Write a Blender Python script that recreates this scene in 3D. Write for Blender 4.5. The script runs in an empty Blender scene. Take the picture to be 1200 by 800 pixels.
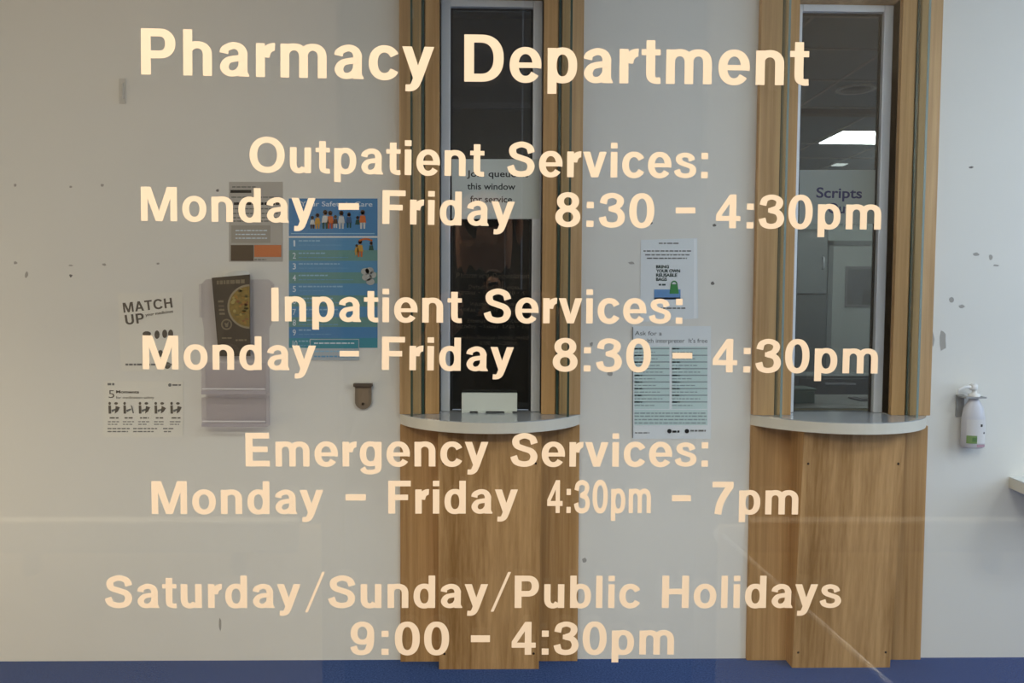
import bpy, bmesh, math, random
from mathutils import Vector, Matrix

random.seed(7)
SC = bpy.context.scene
COL = SC.collection

# ------------------------------------------------------------------ camera
F, D, CAM_H = 900.0, 3.3, 1.559
PITCH, YAW, ROLL = 0.04904, 0.02059, 0.00556
cam_pos = Vector((0, -D, CAM_H))
_fw = Vector((math.sin(YAW) * math.cos(PITCH), math.cos(YAW) * math.cos(PITCH), -math.sin(PITCH)))
_rt = Vector((math.cos(YAW), -math.sin(YAW), 0))
_up = _rt.cross(_fw)
RT = math.cos(ROLL) * _rt + math.sin(ROLL) * _up
UP = math.cos(ROLL) * _up - math.sin(ROLL) * _rt
cd = bpy.data.cameras.new('camera')
cd.lens = F / 1200 * 36
cd.sensor_width = 36
cd.clip_start = 0.02
cam = bpy.data.objects.new('camera', cd)
COL.objects.link(cam)
m3 = Matrix((RT, UP, -_fw)).transposed()
cam.matrix_world = Matrix.Translation(cam_pos) @ m3.to_4x4()
SC.camera = cam

# ------------------------------------------------------------------ view, world, lights
SC.view_settings.view_transform = 'Standard'
SC.view_settings.look = 'None'
SC.view_settings.gamma = 1.0
SC.view_settings.use_curve_mapping = False
SC.view_settings.exposure = 0.0

W = bpy.data.worlds.new('world')
SC.world = W
W.use_nodes = True
W.node_tree.nodes['Background'].inputs[0].default_value = (0.75, 0.85, 1.0, 1)
W.node_tree.nodes['Background'].inputs[1].default_value = 0.6


def area(name, loc, target, sx, sy, power, color):
    l = bpy.data.lights.new(name, 'AREA')
    l.shape = 'RECTANGLE'
    l.size, l.size_y, l.energy, l.color = sx, sy, power, color
    o = bpy.data.objects.new(name, l)
    COL.objects.link(o)
    o.location = loc
    d = Vector(target) - Vector(loc)
    o.rotation_euler = d.to_track_quat('-Z', 'Y').to_euler()
    return o


CEIL = 3.05
GLASS_Y = -2.6          # camera-side face of the glass partition
BACK_Y = -4.5           # wall behind the photographer
area('daylight_window_light', (4.35, -1.35, 1.95), (0, -0.9, 2.0), 2.0, 1.7, 42, (0.50, 0.68, 1.0))
area('left_fill_light', (-3.55, -1.25, 0.75), (0, -0.4, 0.5), 1.2, 1.1, 18, (1.0, 0.76, 0.46))  # added warm fill for the lower left wall; no lamp stands there
area('corridor_light_warm', (-1.7, -2.32, 3.03), (-1.7, -2.32, 0), 1.2, 0.3, 14, (1.0, 0.93, 0.80))
area('corridor_light_cool', (3.45, -2.0, 3.03), (3.45, -2.0, 0), 0.8, 0.3, 22, (0.90, 0.96, 1.0))
area('corridor_fill_middle', (1.25, -2.32, 3.03), (1.25, -2.32, 0), 1.0, 0.3, 17, (0.90, 0.96, 1.0))  # extra lamp added to lift the dim middle of the wall
area('lobby_light_warm', (-1.35, -3.85, 3.03), (-1.35, -3.85, 0), 1.5, 0.8, 88, (1.0, 0.90, 0.76))
area('lobby_light_cool', (1.35, -3.85, 3.03), (1.35, -3.85, 0), 1.5, 0.8, 64, (0.98, 0.95, 0.91))
SC.cycles.transparent_max_bounces = 32


# ------------------------------------------------------------------ helpers
def ray(px, py):
    return (_fw * F + RT * (px - 600) - UP * (py - 400))


def P(px, py, y=0.0):
    d = ray(px, py)
    return cam_pos + d * ((y - cam_pos.y) / d.y)


def PZ(px, py, z):
    d = ray(px, py)
    return cam_pos + d * ((z - cam_pos.z) / d.z)


def lin(r, g, b):
    def f(c):
        c /= 255.0
        return c / 12.92 if c <= 0.04045 else ((c + 0.055) / 1.055) ** 2.4
    return (f(r), f(g), f(b), 1.0)


MATS = {}


def mat(name, rgb, rough=0.6, spec=0.5, metal=0.0, bump=0.0, bscale=200, var=0.0, vscale=8.0, emit=0.0):
    if name in MATS:
        return MATS[name]
    m = bpy.data.materials.new(name)
    m.use_nodes = True
    nt = m.node_tree
    b = nt.nodes['Principled BSDF']
    c = lin(*rgb) if max(rgb) > 1.0 else tuple(rgb) + (1.0,)
    b.inputs['Base Color'].default_value = c
    b.inputs['Roughness'].default_value = rough
    b.inputs['Metallic'].default_value = metal
    b.inputs['Specular IOR Level'].default_value = spec
    if emit:
        b.inputs['Emission Color'].default_value = c
        b.inputs['Emission Strength'].default_value = emit
    tc = nt.nodes.new('ShaderNodeTexCoord')
    if var:
        n = nt.nodes.new('ShaderNodeTexNoise')
        n.inputs['Scale'].default_value = vscale
        n.inputs['Detail'].default_value = 4
        nt.links.new(tc.outputs['Object'], n.inputs['Vector'])
        mx = nt.nodes.new('ShaderNodeMixRGB')
        mx.inputs[1].default_value = tuple(x * (1 - var) for x in c[:3]) + (1,)
        mx.inputs[2].default_value = tuple(min(1, x * (1 + var)) for x in c[:3]) + (1,)
        nt.links.new(n.outputs['Fac'], mx.inputs[0])
        nt.links.new(mx.outputs[0], b.inputs['Base Color'])
    if bump:
        n2 = nt.nodes.new('ShaderNodeTexNoise')
        n2.inputs['Scale'].default_value = bscale
        nt.links.new(tc.outputs['Object'], n2.inputs['Vector'])
        bp = nt.nodes.new('ShaderNodeBump')
        bp.inputs['Strength'].default_value = bump
        bp.inputs['Distance'].default_value = 0.002
        nt.links.new(n2.outputs['Fac'], bp.inputs['Height'])
        nt.links.new(bp.outputs['Normal'], b.inputs['Normal'])
    MATS[name] = m
    return m


def wood(name, lo, hi, scale=1.0):
    m = bpy.data.materials.new(name)
    m.use_nodes = True
    nt = m.node_tree
    b = nt.nodes['Principled BSDF']
    tc = nt.nodes.new('ShaderNodeTexCoord')
    mp = nt.nodes.new('ShaderNodeMapping')
    mp.inputs['Scale'].default_value = (60 * scale, 60 * scale, 1.3)
    nt.links.new(tc.outputs['Object'], mp.inputs['Vector'])
    n = nt.nodes.new('ShaderNodeTexNoise')
    n.inputs['Scale'].default_value = 1.0
    n.inputs['Detail'].default_value = 5
    n.inputs['Roughness'].default_value = 0.65
    nt.links.new(mp.outputs[0], n.inputs['Vector'])
    mp2 = nt.nodes.new('ShaderNodeMapping')
    mp2.inputs['Scale'].default_value = (9, 9, 0.25)
    nt.links.new(tc.outputs['Object'], mp2.inputs['Vector'])
    n2 = nt.nodes.new('ShaderNodeTexNoise')
    n2.inputs['Scale'].default_value = 1.0
    n2.inputs['Detail'].default_value = 2
    nt.links.new(mp2.outputs[0], n2.inputs['Vector'])
    ad = nt.nodes.new('ShaderNodeMath')
    ad.operation = 'ADD'
    nt.links.new(n.outputs['Fac'], ad.inputs[0])
    nt.links.new(n2.outputs['Fac'], ad.inputs[1])
    cr = nt.nodes.new('ShaderNodeValToRGB')
    cr.color_ramp.elements[0].position = 0.36
    cr.color_ramp.elements[1].position = 0.64
    cr.color_ramp.elements[0].color = lin(*lo)
    cr.color_ramp.elements[1].color = lin(*hi)
    hf = nt.nodes.new('ShaderNodeMath')
    hf.operation = 'MULTIPLY'
    hf.inputs[1].default_value = 0.5
    nt.links.new(ad.outputs[0], hf.inputs[0])
    nt.links.new(hf.outputs[0], cr.inputs[0])
    nt.links.new(cr.outputs[0], b.inputs['Base Color'])
    b.inputs['Roughness'].default_value = 0.5
    b.inputs['Specular IOR Level'].default_value = 0.3
    MATS[name] = m
    return m


def glass(name, tint=(1, 1, 1), refl=0.04, rough=0.0):
    """clear sheet glass: transparent with a mirror share that grows towards grazing angles"""
    m = bpy.data.materials.new(name)
    m.use_nodes = True
    nt = m.node_tree
    nt.nodes.clear()
    out = nt.nodes.new('ShaderNodeOutputMaterial')
    tr = nt.nodes.new('ShaderNodeBsdfTransparent')
    tr.inputs[0].default_value = tuple(tint) + (1,)
    gl = nt.nodes.new('ShaderNodeBsdfGlossy')
    gl.inputs['Roughness'].default_value = rough
    gl.inputs['Color'].default_value = (1, 1, 1, 1)
    lw = nt.nodes.new('ShaderNodeLayerWeight')
    lw.inputs['Blend'].default_value = 0.5
    pw = nt.nodes.new('ShaderNodeMath')
    pw.operation = 'POWER'
    pw.inputs[1].default_value = 5
    nt.links.new(lw.outputs['Facing'], pw.inputs[0])
    ma = nt.nodes.new('ShaderNodeMath')
    ma.operation = 'MULTIPLY_ADD'
    ma.inputs[1].default_value = 1 - refl
    ma.inputs[2].default_value = refl
    nt.links.new(pw.outputs[0], ma.inputs[0])
    mx = nt.nodes.new('ShaderNodeMixShader')
    nt.links.new(ma.outputs[0], mx.inputs[0])
    nt.links.new(tr.outputs[0], mx.inputs[1])
    nt.links.new(gl.outputs[0], mx.inputs[2])
    nt.links.new(mx.outputs[0], out.inputs[0])
    MATS[name] = m
    return m


class MB:
    """collects shapes in world coordinates and links them as one mesh object"""

    def __init__(s):
        s.v, s.f, s.mi, s.mats, s.sm = [], [], [], [], []

    def _m(s, m):
        if m not in s.mats:
            s.mats.append(m)
        return s.mats.index(m)

    def add(s, verts, faces, m, smooth=False):
        o = len(s.v)
        k = s._m(m)
        s.v += [tuple(v) for v in verts]
        for f in faces:
            s.f.append([i + o for i in f])
            s.mi.append(k)
            s.sm.append(smooth)
        return s

    def from_bm(s, bm, m, smooth=False):
        bm.verts.index_update()
        s.add([v.co.copy() for v in bm.verts], [[v.index for v in f.verts] for f in bm.faces], m, smooth)
        bm.free()
        return s

    def box(s, x0, x1, y0, y1, z0, z1, m, bevel=0.0):
        bm = bmesh.new()
        bmesh.ops.create_cube(bm, size=1)
        for v in bm.verts:
            v.co = Vector(((x0 + x1) / 2 + v.co.x * (x1 - x0), (y0 + y1) / 2 + v.co.y * (y1 - y0), (z0 + z1) / 2 + v.co.z * (z1 - z0)))
        if bevel:
            bmesh.ops.bevel(bm, geom=list(bm.edges), offset=bevel, segments=2, affect='EDGES', profile=0.5)
        return s.from_bm(bm, m)

    def prism(s, pts, m, axis, a0, a1):
        """pts: 2D outline; extruded along axis 'x','y' or 'z' from a0 to a1"""
        def mk(p, a):
            return {'x': (a, p[0], p[1]), 'y': (p[0], a, p[1]), 'z': (p[0], p[1], a)}[axis]
        n = len(pts)
        v = [mk(p, a0) for p in pts] + [mk(p, a1) for p in pts]
        f = [list(range(n))[::-1], list(range(n, 2 * n))] + [[i, (i + 1) % n, n + (i + 1) % n, n + i] for i in range(n)]
        bm = bmesh.new()
        bv = [bm.verts.new(p) for p in v]
        for q in f:
            bm.faces.new([bv[i] for i in q])
        bmesh.ops.recalc_face_normals(bm, faces=list(bm.faces))
        return s.from_bm(bm, m)

    def tube(s, pts, r, m, seg=10, smooth=True):
        pts = [Vector(p) for p in pts]
        rs = r if isinstance(r, (list, tuple)) else [r] * len(pts)
        rings = []
        for i, p in enumerate(pts):
            d = (pts[min(i + 1, len(pts) - 1)] - pts[max(i - 1, 0)]).normalized()
            a = d.orthogonal().normalized() if i == 0 else (rings_a - d * rings_a.dot(d)).normalized()
            rings_a = a
            b = d.cross(a)
            rings.append([p + (a * math.cos(t) + b * math.sin(t)) * rs[i] for t in [2 * math.pi * k / seg for k in range(seg)]])
        v = [q for r_ in rings for q in r_]
        f = []
        for i in range(len(pts) - 1):
            for k in range(seg):
                f.append([i * seg + k, i * seg + (k + 1) % seg, (i + 1) * seg + (k + 1) % seg, (i + 1) * seg + k])
        f.append(list(range(seg))[::-1])
        f.append([(len(pts) - 1) * seg + k for k in range(seg)])
        return s.add(v, f, m, smooth)

    def lathe(s, cx, cy, prof, m, sx=1.0, sy=1.0, seg=24):
        """prof: (radius, z) from the bottom up"""
        v, f = [], []
        for r, z in prof:
            v += [(cx + sx * r * math.cos(2 * math.pi * k / seg), cy + sy * r * math.sin(2 * math.pi * k / seg), z) for k in range(seg)]
        for i in range(len(prof) - 1):
            for k in range(seg):
                f.append([i * seg + k, i * seg + (k + 1) % seg, (i + 1) * seg + (k + 1) % seg, (i + 1) * seg + k])
        f.append(list(range(seg))[::-1])
        f.append([(len(prof) - 1) * seg + k for k in range(seg)])
        return s.add(v, f, m, True)

    def build(s, name, parent=None, origin=None):
        org = Vector(parent['_org']) if parent is not None else (Vector(origin) if origin is not None else Vector((0, 0, 0)))
        me = bpy.data.meshes.new(name)
        me.from_pydata([tuple(Vector(v) - org) for v in s.v], [], s.f)
        for m in s.mats:
            me.materials.append(m)
        for p, k, sm in zip(me.polygons, s.mi, s.sm):
            p.material_index = k
            p.use_smooth = sm
        o = bpy.data.objects.new(name, me)
        COL.objects.link(o)
        if parent is not None:
            o.parent = parent
        else:
            o.location = org
        o['_org'] = tuple(org)
        return o


def tag(o, label=None, cat=None, group=None, kind=None):
    if label:
        o['label'] = label
    if cat:
        o['category'] = cat
    if group:
        o['group'] = group
    if kind:
        o['kind'] = kind
    return o


def thing(name, label, cat, org, group=None):
    o = bpy.data.objects.new(name, None)
    o.empty_display_size = 0.05
    COL.objects.link(o)
    o.location = org
    o['_org'] = tuple(org)
    return tag(o, label, cat, group)


def struct(mb, name, parent=None):
    o = mb.build(name, parent)
    if parent is None:
        o['kind'] = 'structure'
    return o


_TXT = {}


def text_outline(body, bold=0.03, spacing=1.0):
    """verts (x in 0..1 over the ink, y with 0 = baseline and 1 = cap height), faces, z 0/1"""
    key = (body, bold, spacing)
    if key in _TXT:
        return _TXT[key]
    c = bpy.data.curves.new('text', 'FONT')
    c.body = body
    c.size = 1.0
    c.offset = bold
    c.space_character = spacing
    c.resolution_u = 5
    c.extrude = 0.01
    o = bpy.data.objects.new('text', c)
    COL.objects.link(o)
    dg = bpy.context.evaluated_depsgraph_get()
    me = bpy.data.meshes.new_from_object(o.evaluated_get(dg))
    v = [tuple(p.co) for p in me.vertices]
    f = [list(p.vertices) for p in me.polygons]
    bpy.data.objects.remove(o)
    bpy.data.meshes.remove(me)
    bpy.data.curves.remove(c)
    x0, x1 = min(p[0] for p in v), max(p[0] for p in v)
    cap = 0.727 + 2 * bold
    v = [((p[0] - x0) / (x1 - x0), (p[1] + bold) / cap, 1.0 if p[2] > 0 else 0.0) for p in v]
    _TXT[key] = (v, f)
    return _TXT[key]


def put_text(mb, body, m, a, b, cap, y, thick=0.0002, bold=0.03, spacing=1.0, box=None):
    """write body between pixel points a and b (baseline ends) on the plane y; cap in pixels"""
    v, f = text_outline(body, bold, spacing)
    A, B = P(a[0], a[1], y), P(b[0], b[1], y)
    X = B - A
    xd = X.normalized()
    yd = Vector((-xd.z, 0, xd.x))
    mid = ((a[0] + b[0]) / 2, (a[1] + b[1]) / 2)
    H = (P(mid[0], mid[1] - cap, y) - P(mid[0], mid[1], y)).length
    mb.add([A + X * p[0] + yd * (p[1] * H) + Vector((0, -thick * p[2], 0)) for p in v], f, m)


# ------------------------------------------------------------------ bold grotesque letters for the glass (cap height 1)
XH = 0.735


def g_rect(x0, y0, x1, y1):
    return [[(x0, y0), (x1, y0), (x1, y1), (x0, y1)]]


def g_ring(cx, cy, rx, ry, tx, ty, a0=0, a1=360, e=2.25):
    n = max(6, int(abs(a1 - a0) / 9))
    out = []

    def se(a, qx, qy):
        c, s_ = math.cos(a), math.sin(a)
        return (cx + qx * math.copysign(abs(c) ** (2 / e), c), cy + qy * math.copysign(abs(s_) ** (2 / e), s_))
    for k in range(n):
        p, q = [math.radians(a0 + (a1 - a0) * (k + d) / n) for d in (0, 1)]
        out.append([se(p, rx - tx, ry - ty), se(p, rx, ry), se(q, rx, ry), se(q, rx - tx, ry - ty)])
    return out


def g_stroke(pts, sx=0.195, sy=0.155, n=6):
    """a pen line through pts whose weight is sx where it runs upright and sy where it lies flat"""
    P_ = [pts[0]] + list(pts) + [pts[-1]]
    path = []
    for i in range(1, len(P_) - 2):
        a, b, c, d = P_[i - 1:i + 3]
        for k in range(n):
            t = k / n
            path.append(tuple(0.5 * (2 * b[j] + (c[j] - a[j]) * t + (2 * a[j] - 5 * b[j] + 4 * c[j] - d[j]) * t * t + (3 * b[j] - a[j] - 3 * c[j] + d[j]) * t ** 3) for j in (0, 1)))
    path.append(pts[-1])
    L, R_ = [], []
    for i, p in enumerate(path):
        a, b = path[max(i - 1, 0)], path[min(i + 1, len(path) - 1)]
        dx, dy = b[0] - a[0], b[1] - a[1]
        l = math.hypot(dx, dy) or 1
        nx, ny = -dy / l, dx / l
        h = (sx * nx * nx + sy * ny * ny) / 2
        L.append((p[0] + nx * h, p[1] + ny * h))
        R_.append((p[0] - nx * h, p[1] - ny * h))
    return [[R_[i], R_[i + 1], L[i + 1], L[i]] for i in range(len(path) - 1)]


def g_arch(x, w_, stem=.19, top=XH + .012):
    """an n-arch ending in a right leg whose outer edge is at x"""
    return g_rect(x - stem, 0, x, top - .29) + g_ring(x - w_, top - .29, w_, .29, stem, .155, 0, 160, 2.2)


_bowl = lambda cx: g_ring(cx, XH / 2, .31, XH / 2 + .015, .185, .15)
GL = {
    'I': (.34, g_rect(.07, 0, .275, 1)),
    'H': (.93, g_rect(.07, 0, .275, 1) + g_rect(.655, 0, .86, 1) + g_rect(.2, .425, .7, .595)),
    'E': (.81, g_rect(.07, 0, .275, 1) + g_rect(.2, .83, .745, 1) + g_rect(.2, .43, .70, .595) + g_rect(.2, 0, .76, .17)),
    'F': (.75, g_rect(.07, 0, .275, 1) + g_rect(.2, .83, .73, 1) + g_rect(.2, .41, .65, .575)),
    'P': (.84, g_rect(.07, 0, .275, 1) + g_rect(.2, .83, .48, 1) + g_rect(.2, .355, .48, .525) + g_ring(.47, .6775, .32, .3225, .215, .17, -90, 90, 2.15)),
    'D': (.95, g_rect(.07, 0, .275, 1) + g_rect(.2, .83, .43, 1) + g_rect(.2, 0, .43, .17) + g_ring(.42, .5, .48, .5, .215, .17, -90, 90, 2.3)),
    'O': (1.06, g_ring(.53, .5, .495, .52, .215, .175, 0, 360, 2.15)),
    'M': (1.14, g_rect(.07, 0, .255, 1) + g_rect(.885, 0, 1.07, 1) + [[(.14, 1), (.345, 1), (.57, .30), (.57, 0), (.475, 0)], [(.795, 1), (1.0, 1), (.665, 0), (.57, 0), (.57, .30)]]),
    'S': (.84, g_stroke([(.70, .685), (.63, .85), (.42, .925), (.215, .855), (.165, .735), (.225, .61), (.41, .535), (.61, .455), (.69, .30), (.61, .13), (.40, .075), (.185, .14), (.105, .315)], .205, .165)),
    'U': (.92, g_rect(.07, .35, .275, 1) + g_rect(.645, .35, .85, 1) + g_ring(.46, .38, .39, .395, .205, .17, 180, 360, 2.2)),
    'T': (.80, g_rect(.03, .83, .77, 1) + g_rect(.2975, 0, .5025, .9)),
    'C': (.98, g_ring(.52, .5, .48, .52, .21, .175, 33, 327)),
    'A': (.92, [[(.02, 0), (.235, 0), (.56, 1), (.35, 1)], [(.90, 0), (.685, 0), (.36, 1), (.57, 1)]] + g_rect(.24, .22, .68, .38)),
    'o': (.73, g_ring(.365, XH / 2, .335, XH / 2 + .015, .19, .155, 0, 360, 2.15)),
    'n': (.73, g_rect(.065, 0, .255, XH) + g_arch(.665, .305)),
    'h': (.73, g_rect(.065, 0, .255, 1) + g_arch(.665, .305)),
    'm': (1.10, g_rect(.065, 0, .25, XH) + g_arch(.642, .29, .185) + g_arch(1.035, .29, .185)),
    'u': (.73, g_rect(.065, .27, .255, XH) + g_rect(.475, 0, .665, XH) + g_ring(.325, .275, .26, .29, .19, .155, 180, 330, 2.2)),
    'r': (.47, g_rect(.065, 0, .255, XH) + g_ring(.455, .40, .30, .345, .20, .175, 88, 175, 2.2)),
    'a': (.70, g_rect(.445, .06, .632, .5) + g_stroke([(.14, .50), (.175, .60), (.335, .67), (.475, .63), (.539, .52), (.539, .45)], .185, .15) + [[(.455, .10), (.445, .0), (.675, .0), (.675, .03), (.632, .10)]] + g_stroke([(.55, .40), (.40, .392), (.23, .345), (.150, .215), (.205, .10), (.32, .062), (.45, .11), (.54, .23)], .185, .135)),
    'c': (.69, g_ring(.365, XH / 2, .335, XH / 2 + .015, .19, .16, 30, 330, 2.15)),
    'e': (.72, g_ring(.365, XH / 2, .335, XH / 2 + .015, .19, .15, -10, 325, 2.15) + g_rect(.14, .305, .66, .42)),
    'd': (.73, _bowl(.35) + g_rect(.475, 0, .665, 1)),
    'b': (.73, _bowl(.38) + g_rect(.065, 0, .255, 1)),
    'p': (.73, _bowl(.38) + g_rect(.065, -.24, .255, XH)),
    'g': (.73, g_ring(.35, XH / 2 + .01, .31, XH / 2 + .005, .185, .145) + g_rect(.475, -.03, .665, XH) + g_stroke([(.572, -.0), (.54, -.115), (.37, -.17), (.20, -.145), (.115, -.045)], .18, .135)),
    'i': (.32, g_rect(.065, 0, .255, XH) + g_rect(.065, .835, .255, 1)),
    'l': (.32, g_rect(.065, 0, .255, 1)),
    't': (.43, g_rect(.115, .2, .305, .925) + g_rect(.015, .605, .42, XH) + g_stroke([(.21, .28), (.225, .13), (.31, .068), (.42, .068)], .19, .14)),
    's': (.66, g_stroke([(.525, .505), (.47, .62), (.325, .668), (.185, .625), (.15, .535), (.205, .45), (.345, .39), (.51, .325), (.555, .21), (.485, .105), (.325, .065), (.155, .115), (.095, .24)], .185, .135)),
    'v': (.68, [[(.0, XH), (.205, XH), (.338, .27), (.338, 0), (.24, 0)], [(.471, XH), (.676, XH), (.436, 0), (.338, 0), (.338, .27)]]),
    'y': (.68, [[(.0, XH), (.205, XH), (.365, .24), (.42, -.02), (.25, .0)]] + [[(.471, XH), (.676, XH), (.415, -.02), (.225, -.02)]] + g_stroke([(.325, .02), (.27, -.105), (.19, -.165), (.075, -.165)], .195, .15)),
    '0': (.74, g_ring(.37, .5, .335, .515, .195, .16)),
    '8': (.74, g_ring(.37, .74, .295, .27, .185, .145, 0, 360, 2.1) + g_ring(.37, .285, .335, .30, .195, .155, 0, 360, 2.1)),
    '3': (.74, g_stroke([(.12, .69), (.175, .865), (.355, .935), (.53, .875), (.578, .755), (.51, .62), (.35, .55)], .19, .15) + g_stroke([(.33, .535), (.53, .475), (.612, .30), (.54, .125), (.35, .065), (.165, .125), (.10, .30)], .195, .155) + g_rect(.265, .475, .40, .61)),
    '4': (.74, g_rect(.395, 0, .58, 1) + g_rect(.03, .215, .70, .365) + [[(.03, .36), (.17, .36), (.42, .76), (.42, 1), (.40, 1), (.03, .40)]]),
    '7': (.74, g_rect(.06, .83, .68, 1) + g_stroke([(.59, .87), (.43, .62), (.29, .32), (.235, 0)], .205, .2)),
    '9': (.74, g_ring(.36, .665, .315, .35, .185, .15, 0, 360, 2.15) + g_stroke([(.583, .66), (.572, .34), (.49, .125), (.33, .065), (.185, .115), (.12, .26)], .185, .145)),
    ':': (.36, g_rect(.085, 0, .275, .185) + g_rect(.085, .55, .275, XH)),
}


def bold_letters(body, track=0.045):
    """per letter its polygons, with x in 0..1 over the ink of the word and y in cap heights"""
    out, x = [], 0.0
    for ch in body:
        adv, polys = GL[ch]
        out.append([[(p[0] + x, p[1]) for p in q] for q in polys])
        x += adv + track
    a = min(p[0] for l in out for q in l for p in q)
    b = max(p[0] for l in out for q in l for p in q)
    return [[[((p[0] - a) / (b - a), p[1]) for p in q] for q in l] for l in out], b - a



# ------------------------------------------------------------------ materials
M_wall = mat('wall_paint', (226, 223, 214), 0.75, 0.25, bump=0.06, bscale=90, var=0.02, vscale=3)
M_ceil = mat('ceiling_paint', (225, 222, 214), 0.9, 0.1)
M_white = mat('white_laminate', (214, 216, 212), 0.05, 0.8)
M_top = mat('glossy_counter_laminate', (166, 170, 172), 0.03, 1.0)
M_whiteedge = mat('cream_laminate_edge', (214, 208, 192), 0.4)
M_alu = mat('brushed_aluminium', (222, 225, 228), 0.42, 0.5, metal=0.25)
M_seal = mat('black_rubber_seal', (14, 14, 14), 0.6)
M_paper = mat('white_paper', (226, 226, 220), 0.7, 0.2)
M_ink = mat('black_ink', (38, 38, 38), 0.7, 0.2)
M_grey = mat('grey_ink', (120, 120, 116), 0.7, 0.2)
M_plastic = mat('white_plastic', (232, 230, 226), 0.3)
M_vinyl = mat('cream_vinyl', (241, 220, 192), 0.65, 0.2)
M_dark = mat('dark_cloth', (22, 22, 25), 0.85, 0.15)
M_skin = mat('skin', (196, 146, 120), 0.55, 0.3)
M_wood = wood('oak_veneer', (150, 110, 62), (202, 160, 108))
M_wood2 = wood('oak_lipping', (158, 120, 76), (210, 172, 124), 0.7)
G_front = glass('partition_glass', (0.97, 0.98, 0.97), 0.036)
G_fin = glass('green_edged_glass', (0.86, 0.90, 0.88), 0.16)
G_hatch = glass('hatch_glass', (0.97, 0.98, 0.98), 0.04)
G_tint = glass('dimming_hatch_glass', (0.62, 0.65, 0.65), 0.04)  # pane colour darkened to make the room behind look dim
G_acryl = glass('clear_acrylic', (0.945, 0.935, 0.95), 0.05, 0.05)
M_edge = mat('green_glass_edge', (56, 74, 64), 0.2, 0.6)
M_edgel = mat('polished_glass_edge', (122, 142, 138), 0.12, 0.8)


def carpet():
    m = bpy.data.materials.new('blue_carpet')
    m.use_nodes = True
    nt = m.node_tree
    b = nt.nodes['Principled BSDF']
    tc = nt.nodes.new('ShaderNodeTexCoord')
    n = nt.nodes.new('ShaderNodeTexNoise')
    n.inputs['Scale'].default_value = 130
    n.inputs['Detail'].default_value = 3
    n.inputs['Roughness'].default_value = 0.7
    nt.links.new(tc.outputs['Object'], n.inputs['Vector'])
    cr = nt.nodes.new('ShaderNodeValToRGB')
    cr.color_ramp.elements[0].position = 0.3
    cr.color_ramp.elements[1].position = 0.75
    cr.color_ramp.elements[0].color = lin(34, 54, 98)
    cr.color_ramp.elements[1].color = lin(76, 100, 152)
    nt.links.new(n.outputs['Fac'], cr.inputs[0])
    nt.links.new(cr.outputs[0], b.inputs['Base Color'])
    b.inputs['Roughness'].default_value = 0.95
    b.inputs['Specular IOR Level'].default_value = 0.1
    bp = nt.nodes.new('ShaderNodeBump')
    bp.inputs['Strength'].default_value = 0.4
    bp.inputs['Distance'].default_value = 0.004
    nt.links.new(n.outputs['Fac'], bp.inputs['Height'])
    nt.links.new(bp.outputs['Normal'], b.inputs['Normal'])
    return m


M_carpet = carpet()

# ------------------------------------------------------------------ hatch layout (metres on the pharmacy wall)
HX = [-0.0245, 1.4935]          # hatch centre lines
HALF = 0.386                    # half width of the oak surround
OPEN = 0.219                    # half width of the opening
SH_Z = 1.086                    # counter top
HEAD = 2.868                    # top of the opening
XL, XR = -3.6, 4.4

# ------------------------------------------------------------------ setting
struct(MB().box(XL - .15, XR + .15, BACK_Y - .15, 5.2, -0.12, 0, M_carpet), 'floor')
struct(MB().box(XL - .15, XR + .15, BACK_Y - .15, 0.15, CEIL, CEIL + .1, M_ceil), 'ceiling')
w = MB()
edges = [XL]
for c in HX:
    edges += [c - OPEN, c + OPEN]
edges += [XR]
for i in range(0, len(edges), 2):
    w.box(edges[i], edges[i + 1], 0, 0.15, 0, CEIL, M_wall)
for c in HX:
    w.box(c - OPEN, c + OPEN, 0, 0.15, 0, SH_Z - .044, M_wall)
    w.box(c - OPEN, c + OPEN, 0, 0.15, HEAD, CEIL, M_wall)
wall_back = struct(w, 'wall_back')
w = MB()
w.box(XL - .15, XL, BACK_Y - .15, -1.9, 0, CEIL, M_wall)
w.box(XL - .15, XL, -0.6, 0.15, 0, CEIL, M_wall)
w.box(XL - .15, XL, -1.9, -0.6, 2.1, CEIL, M_wall)  # opening made up to go with the warm fill light
struct(w, 'wall_left')
w = MB()
w.box(XR, XR + .15, BACK_Y - .15, -2.4, 0, CEIL, M_wall)
w.box(XR, XR + .15, -0.3, 5.2, 0, CEIL, M_wall)
w.box(XR, XR + .15, -2.4, -0.3, 0, 1.05, M_wall)
w.box(XR, XR + .15, -2.4, -0.3, 2.85, CEIL, M_wall)
struct(w, 'wall_right')


# wall marks: small filler spots, plugs and scuffs on the paint
M_mark = mat('scuffed_plaster', (168, 164, 156), 0.9, 0.1)
M_markd = mat('dark_scuff', (116, 113, 110), 0.9, 0.1)


def mark(px, py, w_, h_, m, seed):
    rnd = random.Random(seed)
    mb = MB()
    n = 9
    pts = []
    for k in range(n):
        t = 2 * math.pi * k / n
        r = rnd.uniform(0.65, 1.1)
        p = P(px + w_ / 2 * r * math.cos(t), py - h_ / 2 * r * math.sin(t), 0)
        pts.append((p.x, p.z))
    mb.prism(pts, m, 'y', 0.0, -0.0006)
    return mb.build('scuff_mark', wall_back)


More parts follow.
